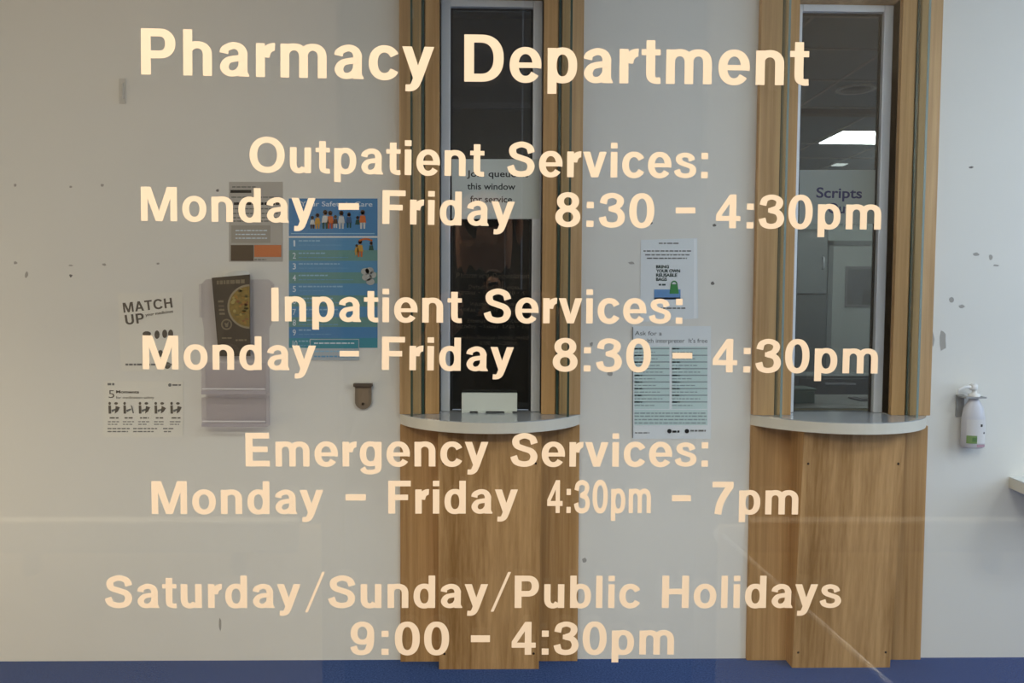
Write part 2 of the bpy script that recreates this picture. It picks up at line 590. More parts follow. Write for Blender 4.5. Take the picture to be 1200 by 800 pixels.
for k, a in enumerate([(18, 217, 4, 4, 0), (83, 219, 4, 3, 0), (120, 217, 5, 4, 0), (18, 308, 5, 4, 0), (31, 322, 4, 9, 0), (83, 311, 6, 2, 0),
                       (83, 323, 4, 4, 1), (122, 310, 6, 3, 0), (185, 309, 5, 3, 0), (255, 223, 4, 4, 1), (837, 264, 5, 4, 1), (835, 332, 5, 5, 1),
                       (715, 438, 7, 7, 0), (693, 403, 5, 5, 0), (685, 656, 7, 6, 0), (763, 261, 4, 4, 1), (1138, 196, 6, 3, 1), (1115, 351, 8, 8, 0),
                       (1161, 301, 5, 8, 0), (1144, 298, 8, 5, 0), (1093, 398, 5, 17, 0), (1105, 399, 9, 26, 0), (258, 731, 3, 16, 0), (740, 308, 9, 4, 0),
                       (1167, 311, 7, 3, 0), (1127, 359, 8, 5, 0)]):
    mark(a[0], a[1], a[2], a[3], M_markd if a[4] else M_mark, 100 + k)


# ------------------------------------------------------------------ service hatches
def hatch(i, label, splay, pane_mat):
    c = HX[i]
    root = thing('service_hatch', label, 'service hatch', (c, -0.05, 0))
    fz0, fz1 = SH_Z, 2.99
    fb = 0.287
    oy = -0.034
    # oak jambs: outer and inner boards with the slot of the glass fin between them, then the head board
    for s in (-1, 1):
        j = MB()
        a, b = sorted((c + s * HALF, c + s * (fb + .008)))
        j.box(a, b, oy, 0, fz0, CEIL - .005, M_wood2, 0.002)
        a, b = sorted((c + s * (fb - .008), c + s * OPEN))
        j.box(a, b, -0.025, 0.1, fz0, CEIL - .005, M_wood, 0.002)
        a, b = sorted((c + s * (fb - .008), c + s * (fb + .008)))
        j.box(a, b, -0.012, 0, fz0, CEIL - .005, M_wood)
        j.build('jamb', root)
        # glass fin standing on the counter
        p = 0.10
        x0, x1 = c + s * fb, c + s * (fb + splay)
        t = 0.0045
        g = MB().prism([(x0 - t, -0.0125), (x0 + t, -0.0125), (x1 + t, -p), (x1 - t, -p)], G_fin, 'z', fz0, fz1)
        gp = g.build('glass_fin', root)
        e = MB()
        e.prism([(x1 - t, -p), (x1 + t, -p), (x1 + t, -p - .002), (x1 - t, -p - .002)], M_edge if i == 0 else M_edgel, 'z', fz0, fz1)
        e.prism([(x0 - t - .001, -0.0256), (x0 + t + .001, -0.0256), (x0 + t + .001, -0.0285), (x0 - t - .001, -0.0285)], M_edge, 'z', fz0, fz1)
        e.build('polished_edge', gp)
    MB().box(c - OPEN + .0005, c + OPEN - .0005, -0.025, 0.1, HEAD - .012, CEIL - .005, M_wood2, 0.002).build('head_board', root)
    # counter: a round-fronted slab
    dp, hw = 0.25, HALF
    Rr = (hw * hw + dp * dp) / (2 * dp)
    th = math.asin(hw / Rr)
    arc = []
    for k in range(33):
        t = -th + 2 * th * k / 32
        arc.append((c + Rr * math.sin(t), -(Rr * math.cos(t) - (Rr - dp))))
    pts = arc + [(c + OPEN - .001, 0.0), (c + OPEN - .001, 0.13), (c - OPEN + .001, 0.13), (c - OPEN + .001, 0.0)]
    MB().prism(pts, M_top, 'z', SH_Z - .003, SH_Z).build('counter_top', root)
    ct = MB().prism(pts, M_whiteedge, 'z', SH_Z - .047, SH_Z - .003)
    ct.build('counter_edge', root)
    # base: two flat side boards and a tapering front box
    zt = SH_Z - .047
    for s in (-1, 1):
        a, b = sorted((c + s * HALF, c + s * 0.20))
        MB().box(a, b, -0.02, 0, 0.0, zt, M_wood, 0.0015).build('side_panel', root)
    bw = 0.213
    fp = MB().prism([(-0.02, 0.0), (-0.09, 0.0), (-0.16, zt), (-0.02, zt)], M_wood, 'x', c - bw, c + bw)
    f_ = fp.build('front_panel', root)
    for sx, z in ((-.19, .07), (.19, .07), (-.19, .90), (.19, .90)):
        yy = -0.09 - 0.07 * z / zt
        sc = MB()
        sc.tube([(c + sx, yy + .004, z), (c + sx, yy - .0012, z)], 0.005, mat('dark_screw', (60, 44, 28), 0.5, metal=.4), 10)
        sc.build('screw', f_)
    return root


hatch(0, 'oak service hatch with a dark blacked-out window under a paper notice', 0.040, G_hatch)
hatch(1, 'oak service hatch whose window shows a lit room, beside the hand sanitiser', 0.004, G_tint)


def hatch_window(i, idx, pane_mat):
    c = HX[i]
    root = bpy.data.objects.new('window_%d' % idx, None)
    COL.objects.link(root)
    root.location = (c, 0.05, SH_Z)
    root['_org'] = tuple(root.location)
    root['kind'] = 'structure'
    fr = MB()
    fi = 0.178
    y0, y1 = 0.05, 0.10
    for s in (-1, 1):
        a, b = sorted((c + s * (OPEN - .0008), c + s * fi))
        fr.box(a, b, y0, y1, SH_Z + .0005, HEAD - .0125, M_alu, 0.003)
    fr.box(c - fi, c + fi, y0, y1, HEAD - .042, HEAD - .0125, M_alu, 0.003)
    fr.build('window_frame', root)
    se = MB()
    for s in (-1, 1):
        a, b = sorted((c + s * (fi - .0005), c + s * (fi - .010)))
        se.box(a, b, 0.072, 0.082, SH_Z + .001, HEAD - .0425, M_seal)
    se.box(c - fi + .007, c + fi - .007, 0.072, 0.082, HEAD - .050, HEAD - .0425, M_seal)
    se.build('seal', root)
    MB().box(c - fi + .002, c + fi - .002, 0.074, 0.080, SH_Z + .001, HEAD - .044, pane_mat).build('pane', root)
    return root


hatch_window(0, 1, G_hatch)
hatch_window(1, 2, G_tint)

# black-out blind behind the first hatch
c = HX[0]
bl = thing('roller_blind', 'black roller blind drawn down behind the dark service hatch window', 'blind', (c, 0.118, SH_Z))
M_blind = mat('black_blind_cloth', (40, 38, 35), 0.8, 0.1, bump=.1, bscale=300)
zb = P(577, 124, .118).z
MB().box(c - .175, c + .175, 0.116, 0.119, SH_Z + .002, 2.80, M_blind).build('blind_cloth', bl)
MB().box(c - .175, c + .175, 0.108, 0.116, zb - .014, zb + .014, mat('reflected_band_black', (18, 17, 16), 0.6)).build('reflected_band', bl)  # dark strip added in place of a band reflected in the pane
MB().tube([(c - .175, .125, 2.815), (c + .175, .125, 2.815)], 0.018, M_blind, 14).build('roller', bl)

# ------------------------------------------------------------------ room behind the second hatch
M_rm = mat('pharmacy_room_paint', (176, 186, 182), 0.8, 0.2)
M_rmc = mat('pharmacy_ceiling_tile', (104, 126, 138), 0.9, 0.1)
RB = 4.7
RZ = 2.96
RX0 = 0.62
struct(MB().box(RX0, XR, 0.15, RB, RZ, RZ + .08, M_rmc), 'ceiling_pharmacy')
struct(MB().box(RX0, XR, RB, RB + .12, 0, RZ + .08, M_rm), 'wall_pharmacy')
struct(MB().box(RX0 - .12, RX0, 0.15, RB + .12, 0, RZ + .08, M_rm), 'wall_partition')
tr = MB()
M_tb = mat('ceiling_grid_bar', (142, 146, 144), 0.6)
for yy in (0.45, 0.92, 1.5, 2.15, 3.35, 4.0):
    tr.box(RX0, XR, yy, yy + .02, RZ - .006, RZ, M_tb)
for k in range(7):
    tr.box(RX0 + .3 + .6 * k, RX0 + .32 + .6 * k, 0.15, RB, RZ - .005, RZ, M_tb)
struct(tr, 'trim_1')
yb = PZ(985, 129, RZ).y
struct(MB().box(RX0, XR, yb - .03, yb + .05, RZ - .035, RZ, mat('grey_track', (58, 60, 60), 0.6)), 'trim_2')

# ceiling panel light
a, b = PZ(960, 166, RZ), PZ(995, 152, RZ)
x0, ya, yb2 = a.x, min(a.y, b.y), max(a.y, b.y)
pl = thing('ceiling_light', 'bright white square ceiling panel light in the room behind the hatch', 'ceiling light', (x0 + .5, (ya + yb2) / 2, RZ))
MB().box(x0 - .02, x0 + 1.2, ya - .02, yb2 + .02, RZ - .012, RZ - .006, M_tb).build('light_frame', pl)
MB().box(x0, x0 + 1.18, ya, yb2, RZ - .016, RZ - .012, mat('panel_diffuser', (1.0, 1.0, 1.0), 0.6, emit=26.0)).build('diffuser', pl)
# small far light
a, b = PZ(974, 191.5, RZ), PZ(994, 189, RZ)
sl = thing('ceiling_light', 'small dim strip light on the far ceiling, seen below the bright panel', 'ceiling light', ((a.x + b.x) / 2, (a.y + b.y) / 2, RZ))
MB().box(a.x - .02, b.x + .02, a.y - .02, b.y + .02, RZ - .02, RZ - .007, M_tb).build('light_frame', sl)
MB().box(a.x, b.x, a.y, b.y, RZ - .026, RZ - .02, mat('strip_diffuser', (0.9, 0.95, 0.92), 0.6, emit=1.3)).build('diffuser', sl)
# recessed downlight, unlit
a = PZ(1003, 103, RZ)
dl = thing('downlight', 'unlit round recessed downlight with a pale rim in the pharmacy ceiling', 'downlight', (a.x, a.y, RZ))
MB().lathe(a.x, a.y, [(0.12, RZ - .004), (0.125, RZ - .012), (0.095, RZ - .014), (0.09, RZ - .004)], mat('pale_rim', (178, 182, 180), 0.5), seg=32).build('rim', dl)
MB().lathe(a.x, a.y, [(0.088, RZ - .016), (0.088, RZ - .014)], mat('dark_lamp_well', (46, 48, 48), 0.4), seg=32).build('lamp_well', dl)

# cupboard, notice board, door panel, bench
M_cup = mat('grey_cupboard', (112, 120, 120), 0.6)
M_cup2 = mat('dark_grey_cupboard', (84, 92, 92), 0.6)
a, b = P(920, 268, RB - .35), P(971, 268, RB - .35)
cu = thing('cupboard', 'tall grey storage cupboard against the far wall behind the hatch window', 'cupboard', ((a.x + b.x) / 2, RB - .2, 0))
MB().box(a.x, b.x, RB - .35, RB - .005, 0, a.z, M_cup2, .004).build('body', cu)
zc = P(950, 345, RB - .35).z
for lo, hi, m_ in ((0.08, zc - .01, M_cup2), (zc + .01, a.z - .03, M_cup)):
    dd = MB().box(a.x + .02, b.x - .02, RB - .37, RB - .35, lo, hi, m_, .004).build('door', cu)
    MB().tube([(b.x - .06, RB - .372, (lo + hi) / 2 - .06), (b.x - .06, RB - .40, (lo + hi) / 2 - .05), (b.x - .06, RB - .40, (lo + hi) / 2 + .05), (b.x - .06, RB - .372, (lo + hi) / 2 + .06)], .006, M_alu, 8).build('handle', dd)
a, b = P(974, 288, RB), P(1040, 288, RB)
dr = bpy.data.objects.new('door_1', None)
COL.objects.link(dr)
dr.location = ((a.x + b.x) / 2, RB, 0)
dr['_org'] = tuple(dr.location)
dr['kind'] = 'structure'
M_dr = mat('pale_grey_door', (168, 174, 170), 0.6)
MB().box(a.x, b.x, RB - .045, RB - .005, 0, a.z, M_dr, .004).build('door_leaf', dr)
MB().box(a.x - .05, a.x, RB - .06, RB - .002, 0, a.z + .05, M_cup).box(b.x, b.x + .05, RB - .06, RB - .002, 0, a.z + .05, M_cup).box(a.x - .05, b.x + .05, RB - .06, RB - .002, a.z + .001, a.z + .05, M_cup).build('door_frame', dr)
a, b = P(991, 312, RB - .05), P(1040, 360, RB - .05)
nb = thing('notice_board', 'dark grey framed notice board hung on the pale door at the far wall', 'notice board', ((a.x + b.x) / 2, RB - .05, b.z))
MB().box(a.x, b.x, RB - .06, RB - .0452, b.z, a.z, mat('board_frame', (120, 122, 120), .5), .003).build('frame', nb)
MB().box(a.x + .02, b.x - .02, RB - .064, RB - .06, b.z + .03, a.z - .03, mat('board_felt', (92, 96, 98), .9)).build('board', nb)
q0, q1 = P(1011, 340, RB - .06), P(1020, 357, RB - .06)
MB().box(q0.x, q1.x, RB - .066, RB - .064, q1.z, q0.z, mat('pinned_sheet', (70, 74, 70), .8)).build('pinned_sheet', nb)
# bench right behind the window
a = P(930, 479, .9)
zt = a.z
bn = thing('workbench', 'grey pharmacy workbench with drawers just behind the lit hatch window', 'workbench', (HX[1] + .2, 1.3, 0))
MB().box(HX[1] - .8, HX[1] + 1.4, .95, 1.6, zt - .03, zt, mat('bench_laminate', (150, 152, 140), .4), .004).build('worktop', bn)
MB().box(HX[1] - .8, HX[1] + 1.4, .947, .950, zt - .026, zt - .004, mat('yellow_edging', (200, 190, 140), .4)).build('edging', bn)
MB().box(HX[1] - .78, HX[1] + 1.38, 1.0, 1.58, 0, zt - .03, M_cup2, .004).build('carcass', bn)
dz = P(960, 440, 2.6).z
rk = thing('drawer_unit', 'grey drawer unit with dark slots standing behind the workbench', 'drawer unit', (HX[1] + .5, 2.75, 0))
xa, xb = P(932, 440, 2.6).x, P(1036, 440, 2.6).x
MB().box(xa, xb, 2.6, 2.95, 0, dz, M_cup, .004).build('body', rk)
for k in range(4):
    z1 = dz - .02 - .15 * k
    d_ = MB().box(xa + .03, xb - .03, 2.585, 2.6, z1 - .13, z1, M_cup2 if k % 2 else M_cup, .003).build('drawer', rk)
    MB().box((xa + xb) / 2 - .12, (xa + xb) / 2 + .12, 2.575, 2.585, z1 - .05, z1 - .035, M_alu, .003).build('drawer_pull', d_)
a = P(940, 478, 1.2)
bx = thing('storage_tub', 'small green plastic tub on the workbench behind the hatch glass', 'tub', (a.x - .02, 1.22, zt))
M_gr = mat('green_plastic', (86, 132, 112), .5)
MB().box(a.x - .09, a.x + .05, 1.14, 1.30, zt, zt + .075, M_gr, .006).build('tub_body', bx)
MB().box(a.x - .097, a.x + .057, 1.133, 1.307, zt + .075, zt + .088, M_gr, .004).build('rim', bx)
a, b = P(1002, 467, 1.3), P(1022, 471, 1.3)
kb = thing('label_printer', 'flat black device lying on the workbench behind the lit hatch', 'device', ((a.x + b.x) / 2 + .05, 1.3, zt))
MB().box(a.x, a.x + .25, 1.24, 1.40, zt, a.z, mat('black_case', (30, 32, 32), .5), .006).build('case', kb)
MB().box(a.x + .03, a.x + .22, 1.26, 1.38, a.z, a.z + .004, mat('device_keys', (60, 62, 62), .5)).build('keypad', kb)


# ------------------------------------------------------------------ printed sheets on the wall
class Sheet:
    def __init__(s, name, label, cat, x0, y0, x1, y1, m=None, y=0.0, thick=0.0012, group=None, outline=None):
        a, b = P(x0, y0, y), P(x1, y1, y)
        s.y, s.thick, s.n = y, thick, 0
        s.root = thing(name, label, cat, ((a.x + b.x) / 2, y, b.z), group)
        mb = MB()
        pts = [P(*q, y) for q in (outline or [(x0, y0), (x1, y0), (x1, y1), (x0, y1)])]
        mb.prism([(q.x, q.z) for q in pts], m or M_paper, 'y', y - .0003, y - thick)
        mb.build('sheet', s.root)
        s.parts, s.names = {}, {}

    def lay(s, part):
        if part not in s.parts:
            s.parts[part] = (MB(), 0)
        mb, k = s.parts[part]
        nm = part if isinstance(part, str) else part[0]
        k = s.names.setdefault(nm, len(s.names))
        return mb, s.y - s.thick - .00035 * (k + 1)

    def rect(s, part, m, x0, y0, x1, y1):
        mb, y = s.lay(part)
        pts = [P(*q, y) for q in ((x0, y0), (x1, y0), (x1, y1), (x0, y1))]
        mb.prism([(q.x, q.z) for q in pts], m, 'y', y + .0003, y)

    def poly(s, part, m, pts):
        mb, y = s.lay(part)
        pts = [P(*q, y) for q in pts]
        mb.prism([(q.x, q.z) for q in pts], m, 'y', y + .0003, y)

    def ell(s, part, m, cx, cy, rx, ry, n=14):
        s.poly(part, m, [(cx + rx * math.cos(2 * math.pi * k / n), cy + ry * math.sin(2 * math.pi * k / n)) for k in range(n)])

    def text(s, part, m, body, x0, y0, x1, y1, cap, bold=0.0):
        mb, y = s.lay(part)
        put_text(mb, body, m, (x0, y0), (x1, y1), cap, y + .0002, .0002, bold)

    def lines(s, part, m, x0, x1, y, h, seed=1, dy=0.0):
        """one row of small words too small to read"""
        rnd = random.Random(seed)
        x = x0
        while x < x1 - 1:
            w_ = min(rnd.uniform(2.2, 6.5), x1 - x)
            yy = y + dy * (x - x0)
            s.rect(part, m, x, yy - h / 2, x + w_, yy + h / 2)
            x += w_ + 1.0

    def bold(s, part, m, body, a, b, cap):
        mb, y = s.lay(part)
        A, B = P(a[0], a[1], y), P(b[0], b[1], y)
        X = B - A
        yd = Vector((-X.normalized().z, 0, X.normalized().x))
        H = (P(a[0], a[1] - cap, y) - P(a[0], a[1], y)).length
        for l in bold_letters(body)[0]:
            lvl, last = 0, set()
            for q in l:
                cur = {(round(p[0], 5), round(p[1], 5)) for p in q}
                lvl, last = (lvl if len(cur & last) == 2 else lvl + 1), cur
                mb.add([A + X * p[0] + yd * (p[1] * H) + Vector((0, -.00003 * lvl, 0)) for p in q], [list(range(len(q)))], m)

    def done(s):
        for part, (mb, k) in s.parts.items():
            mb.build(part if isinstance(part, str) else part[0], s.root)
        return s.root


def ink(name, r, g, b):
    return mat('ink_' + name, (r, g, b), 0.7, 0.2)


# safety poster (blue)
bl1, bl2, gn1, teal = ink('blue', 84, 136, 182), ink('mid_blue', 96, 148, 186), ink('green', 110, 152, 146), ink('teal', 74, 146, 160)
skyb = ink('light_blue', 150, 190, 214)
s = Sheet('safety_poster', 'tall blue and green safety poster with numbered tips and small cartoon people', 'poster', 336.5, 231, 445.5, 409.5, thick=.0015)
s.rect('poster_print', bl1, 338.5, 232.5, 442.5, 276.5)
rows = [(278.5, 293, bl2), (293, 305.5, gn1), (305.5, 319, bl2), (319, 332, gn1), (332, 346, bl2), (346, 359, gn1), (359, 371.5, bl2), (371.5, 383, gn1), (383, 396, bl1), (396, 407.5, teal)]
for a in rows:
    s.rect('poster_print', a[2], 338.5, a[0], 442.5, a[1])
wt = ink('white', 214, 226, 234)
s.text('heading', wt, 'Your Safety in Care', 352, 241.5, 436.5, 242, 6, .01)
s.rect('heading', skyb, 341, 273, 439, 274.2)
for k, (y0, y1, m_) in enumerate(rows):
    s.text(('row_number', k), wt, str(k + 1), 344 if k == 0 else 343, y0 + 10, 346 if k == 0 else 346.8 if k < 9 else 348.5, y0 + 10, 7.5, .01)
    s.lines(('row_text', k), skyb, 350, [375, 382, 398, 384, 402, 390, 396, 376, 366, 404][k], y0 + 3.6, 1.6, 40 + k)
    s.lines(('row_text', k), ink('dim_blue', 110, 160, 196), 350, [402, 408, 408, 414, 380, 404, 399, 396, 388, 412][k], y0 + 8.6, 1.0, 60 + k)
org, yel, red, brn, dkg, lgt = ink('orange', 206, 112, 60), ink('amber', 204, 156, 70), ink('rust', 176, 78, 52), ink('brown', 84, 62, 52), ink('dark_green', 52, 84, 74), ink('pale_grey', 204, 204, 200)


def figure(cx, y0, h, top, legs, seed):
    s.ell(('cartoon_person', cx), brn, cx, y0 + h * .12, h * .12, h * .13)
    s.ell(('cartoon_person', cx), ink('tan', 196, 150, 120), cx, y0 + h * .18, h * .09, h * .10)
    s.poly(('cartoon_person', cx), top, [(cx - h * .13, y0 + h * .30), (cx + h * .13, y0 + h * .30), (cx + h * .19, y0 + h * .68), (cx - h * .19, y0 + h * .68)])
    s.poly(('cartoon_person', cx), legs, [(cx - h * .15, y0 + h * .66), (cx - h * .02, y0 + h * .66), (cx - h * .04, y0 + h), (cx - h * .13, y0 + h)])
    s.poly(('cartoon_person', cx), legs, [(cx + h * .02, y0 + h * .66), (cx + h * .15, y0 + h * .66), (cx + h * .13, y0 + h), (cx + h * .04, y0 + h)])


for a in [(366, 253, 15, lgt, brn), (372, 250, 18, yel, yel), (381, 246, 22, lgt, dkg), (387, 247, 21, org, red), (393, 252, 15, brn, lgt), (400, 247, 21, lgt, lgt), (409, 249, 18, ink('slate', 70, 90, 120), dkg), (419, 253, 15, dkg, bl1), (425, 246, 22, org, lgt)]:
    figure(*a[:3], a[3], a[4], 0)
for a in [(418, 286, 13, yel, yel), (422, 281, 20, yel, org), (435, 283, 15, dkg, gn1)]:
    figure(*a[:3], a[3], a[4], 0)
for t in range(7):
    s.ell('arch_of_dots', org, 422 + t * 2.2, 281.5 - 1.6 * math.sin(t / 6 * math.pi), 1.5, 1.3, 8)
for a in [(428, 318, 5, 4), (433, 317, 5, 4), (437, 322, 4, 4), (430, 325, 6, 4), (434, 330, 5, 4)]:
    s.ell('pill_picture', ink('pill_grey', 176, 176, 170), *a)
s.done()
# narrow printed slip overlapping the poster foot
s = Sheet('paper_slip', 'narrow slip with blue printed lines overlapping the foot of the blue poster', 'paper slip', 363, 397, 421, 422, ink('pale_blue_paper', 176, 184, 188), y=-.0025, thick=.0008)
s.rect('printed_band', teal, 364, 398, 420, 408)
s.lines('printed_lines', wt, 368, 416, 402, 1.5, 5)
s.lines('printed_lines', skyb, 368, 419, 411.5, 1.8, 6)
s.lines('printed_lines', ink('dim_blue', 110, 160, 196), 368, 416, 417.5, 1.8, 7)
s.done()

# leaflet with orange block
s = Sheet('printed_notice', 'small notice with brown and orange blocks at its foot, above the brochure rack', 'notice', 268.5, 213, 331.5, 306.5, ink('grey_paper', 184, 178, 168))
s.lines('small_print', M_grey, 272, 300, 219, 1.6, 11)
s.rect('heading_bar', M_ink, 270, 222.5, 294.5, 226)
for k, y in enumerate((231, 244.5, 250, 255, 259)):
    s.lines('small_print', M_grey, 271, 326, y, 1.4, 20 + k)
s.lines('heading_bar', M_ink, 274, 329, 238.5, 3, 23)
s.rect('pale_panel', ink('grey_panel', 164, 158, 146), 271, 264, 317, 284.5)
for k, y in enumerate((270, 274.5, 279)):
    s.lines('panel_text', ink('white', 214, 226, 234), 276, 313, y, 1.2, 30 + k)
s.rect('brown_block', ink('dark_brown_block', 92, 78, 62), 270.5, 287, 297, 305.5)
for k, y in enumerate((291, 294.5, 298, 301.5)):
    s.lines('panel_text', ink('fawn', 134, 118, 96), 274, 294, y, 1.0, 34 + k)
s.rect('orange_block', ink('orange_block', 204, 122, 74), 298, 287, 329.5, 301)
s.lines('heading_bar', M_grey, 298, 312, 304, 1.4, 39)
s.done()

# MATCH UP sheet
dk = ink('charcoal', 102, 95, 85)
s = Sheet('printed_notice', 'white A4 notice headed MATCH UP in slanted bold lettering beside the brochure rack', 'notice', 138, 343, 216, 435, ink('notice_white', 231, 227, 215),
          outline=[(138, 344), (214, 342), (216, 434), (142, 435)])
s.bold(('heading', 1), dk, 'MATCH', (145, 366.3), (202.5, 360.2), 11.5)
s.bold(('heading', 2), dk, 'UP', (147.5, 380.5), (169.5, 378), 11.5)
s.text('subheading', dk, 'your medicines', 170.5, 370.6, 203, 366, 3.6, .02)
for a in [(172, 391, 5, 3), (184, 392, 3, 5), (193, 391, 3, 5), (200, 391, 3, 5), (188, 414, 3, 4), (196, 428, 4, 4)]:
    s.ell('picture', dk, *a)
s.lines('small_print', M_grey, 147, 206, 427, 2.2, 51)
s.done()

# five moments sheet
s = Sheet('printed_notice', 'landscape notice with a large 5 and five small pictures, lowest on the wall', 'notice', 121, 446, 216, 514, ink('notice_white', 231, 227, 215),
          outline=[(122, 446), (215, 447), (215, 512), (121, 512)])
s.lines('small_print', M_grey, 126, 134, 450, 2.6, 61)
s.ell('small_print', M_grey, 199, 451, 2, 2)
s.lines('small_print', M_grey, 202, 212, 451, 2, 62)
s.text('heading', dk, '5', 127.5, 466, 134, 466, 9.5, -.005)
s.text('heading', dk, 'Moments', 136, 460.6, 163, 460.8, 3.6, .03)
s.text('heading', dk, 'for medication safety', 136, 467, 180.5, 467, 3.2, .0)
for k, cx in enumerate((133.5, 151, 169, 187.5, 206)):
    rnd = random.Random(k)
    s.ell('pictures', dk, cx - 5, 472.5, 1.5, 1.8)
    s.poly('pictures', dk, [(cx - 6.5, 475), (cx - 3.5, 475), (cx - 3.2, 484.5), (cx - 6.2, 484.5)])
    if k != 1:
        s.ell('pictures', dk, cx + 2.5, 472.5, 2.2, 1.5)
        s.poly('pictures', dk, [(cx + 2, 475.5), (cx + 7, 477 + k % 2), (cx + 4.5, 482), (cx + 1, 484.5)])
    else:
        s.poly('pictures', M_grey, [(cx + 2, 474), (cx + 4, 476), (cx + 6, 484), (cx + 4.5, 484)])
    s.poly('pictures', M_grey, [(cx - 3, 480), (cx + 2, 478.5), (cx + 3, 480), (cx - 2.5, 483)])
    s.lines('small_print', dk, cx - 5, cx + 5.5, 489.5, 1.6, 70 + k)
    s.lines('small_print', M_grey, cx - 7, cx + 6, 494, 1.1, 80 + k)
    s.lines('small_print', M_grey, cx - 7, cx + 4, 497, 1.1, 90 + k)
for a in [(126, 152, 502), (156, 184, 502), (191, 205, 502), (126, 150, 505.5), (156, 180, 505.5), (192, 202, 505.5)]:
    s.lines('small_print', M_grey, a[0], a[1], a[2], 1.4, int(a[0]))
s.done()

# reusable bags sheet
s = Sheet('printed_notice', 'white notice about bringing reusable bags, with a green bag on a blue band', 'notice', 750, 279, 818, 378, ink('cool_white_paper', 226, 230, 230),
          outline=[(751, 281), (817, 279), (818, 373), (750, 377)], thick=.0015)
s.rect('curled_edge', mat('bright_paper', (238, 240, 240), .6), 813, 280, 816.5, 373)
s.lines('small_print', M_grey, 772, 796, 285, 1.5, 101)
for k, y in enumerate((294, 298.5, 302.5)):
    s.lines('small_print', M_grey, 754 + 2 * k, 811 - 3 * k, y, 1.5, 102 + k)
gk = ink('green_black', 70, 84, 78)
for k, (t, x1) in enumerate((('BRING', 784), ('YOUR OWN', 797), ('REUSABLE', 793.5), ('BAGS', 781.5))):
    s.text('heading', gk, t, 768.8, 314.4 + 4.9 * k, x1, 314.4 + 4.9 * k, 4.1, .04)
s.lines('small_print', gk, 772, 780, 333.5, 2, 108)
s.rect('blue_band', ink('band_blue', 108, 150, 196), 766.5, 339, 797.5, 351)
s.rect('blue_band', ink('band_dark_blue', 88, 120, 160), 767, 348.5, 797, 350.5)
s.lines('small_print', gk, 768.5, 778, 341, 2, 109)
gb = ink('bag_green', 74, 142, 82)
s.poly('green_bag', gb, [(786, 333), (794, 333), (795.5, 344), (784.5, 344)])
for t in range(9):
    an = math.pi * t / 8
    s.ell('green_bag', gb, 790 + 3.2 * math.cos(an), 333 - 3.6 * math.sin(an), .9, .9, 8)
s.lines('small_print', M_grey, 770, 804, 361, 1.6, 111)
s.done()

# interpreter sheet
s = Sheet('printed_notice', 'white notice headed Ask for a health interpreter with a two-column table of languages', 'notice', 741, 382, 833, 514, ink('cool_white_paper', 226, 230, 230), thick=.0015)
s.text('heading', ink('soft_black', 78, 84, 84), 'Ask for a', 744, 392.6, 775.5, 393, 5.2, .0)
s.text('heading', ink('soft_black', 78, 84, 84), "health interpreter  It's free", 748, 401.5, 829, 401.5, 5.2, .0)
tl = ink('table_teal', 196, 216, 212)
s.rect('table_shade', tl, 743.5, 406, 784.5, 479)
s.rect('table_shade', tl, 787.5, 406, 829, 479)
s.rect('table_shade', tl, 743.5, 480, 829, 498)
for k in range(9):
    y = 408.5 + 7.8 * k
    for xa_, xb_ in ((743.5, 784.5), (787.5, 829)):
        s.rect('table_rows', ink('row_line', 148, 160, 160), xa_, y - .8, xb_, y + .6)
        s.lines('table_rows', ink('row_bold', 96, 104, 106), xa_, xa_ + 9, y, 1.7, 120 + k)
        s.lines('table_rows', ink('row_text', 150, 162, 162), xa_, xa_ + 24 + 3 * (k % 4), y + 4, 1.2, 140 + k + int(xa_))
for k, y in enumerate((484, 487.5, 491.5, 495.5)):
    s.lines('table_rows', ink('row_line', 148, 160, 160), 743.5, 828, y, 1.5, 170 + k)
s.lines('small_print', M_grey, 744, 761, 507, 1.2, 180)
s.ell('crests', M_ink, 784.5, 505, 2.6, 2.6)
s.lines('crests', M_ink, 788, 797, 505.5, 2.4, 181)
s.ell('crests', M_ink, 805, 505, 2.6, 2.6)
s.lines('crests', M_grey, 809, 827, 504.5, 2, 182)
s.rect('sheet_edge', ink('edge_grey', 120, 124, 122), 741, 383, 742, 513)
s.done()

# queue notice on the first hatch window
s = Sheet('window_notice', 'grey-white paper notice asking people to queue, stuck across the dark hatch window', 'notice', 529.5, 186.5, 632, 256.5, ink('notice_grey', 206, 212, 206), y=.049, thick=.0012)
tx = ink('notice_ink', 60, 62, 62)
s.text('heading', tx, 'Join queue at', 547, 207, 619, 207.6, 8, .015)
s.text('heading', tx, 'this window', 547.5, 221.8, 604, 222.4, 8, .015)
s.text('heading', tx, 'for service', 551, 236.8, 600, 237.3, 8, .015)
s.done()

# scripts notice on the second hatch window
M_frost = glass('frosted_film', (0.62, 0.63, 0.62), 0.02, 0.3)
s = Sheet('window_notice', 'pale translucent film sign reading Scripts on the lit hatch window', 'sign', 937, 199, 1030, 262, mat('film_grey', (140, 146, 140), .6, .2), y=.0735, thick=.0008)
pb = ink('slate_purple', 52, 52, 84)
s.text('heading', pb, 'Scripts', 956.5, 231.5, 1010, 232.5, 12.8, .018)
s.text('heading', pb, 'Out', 970, 249.5, 996, 250, 12.5, .018)
s.done()


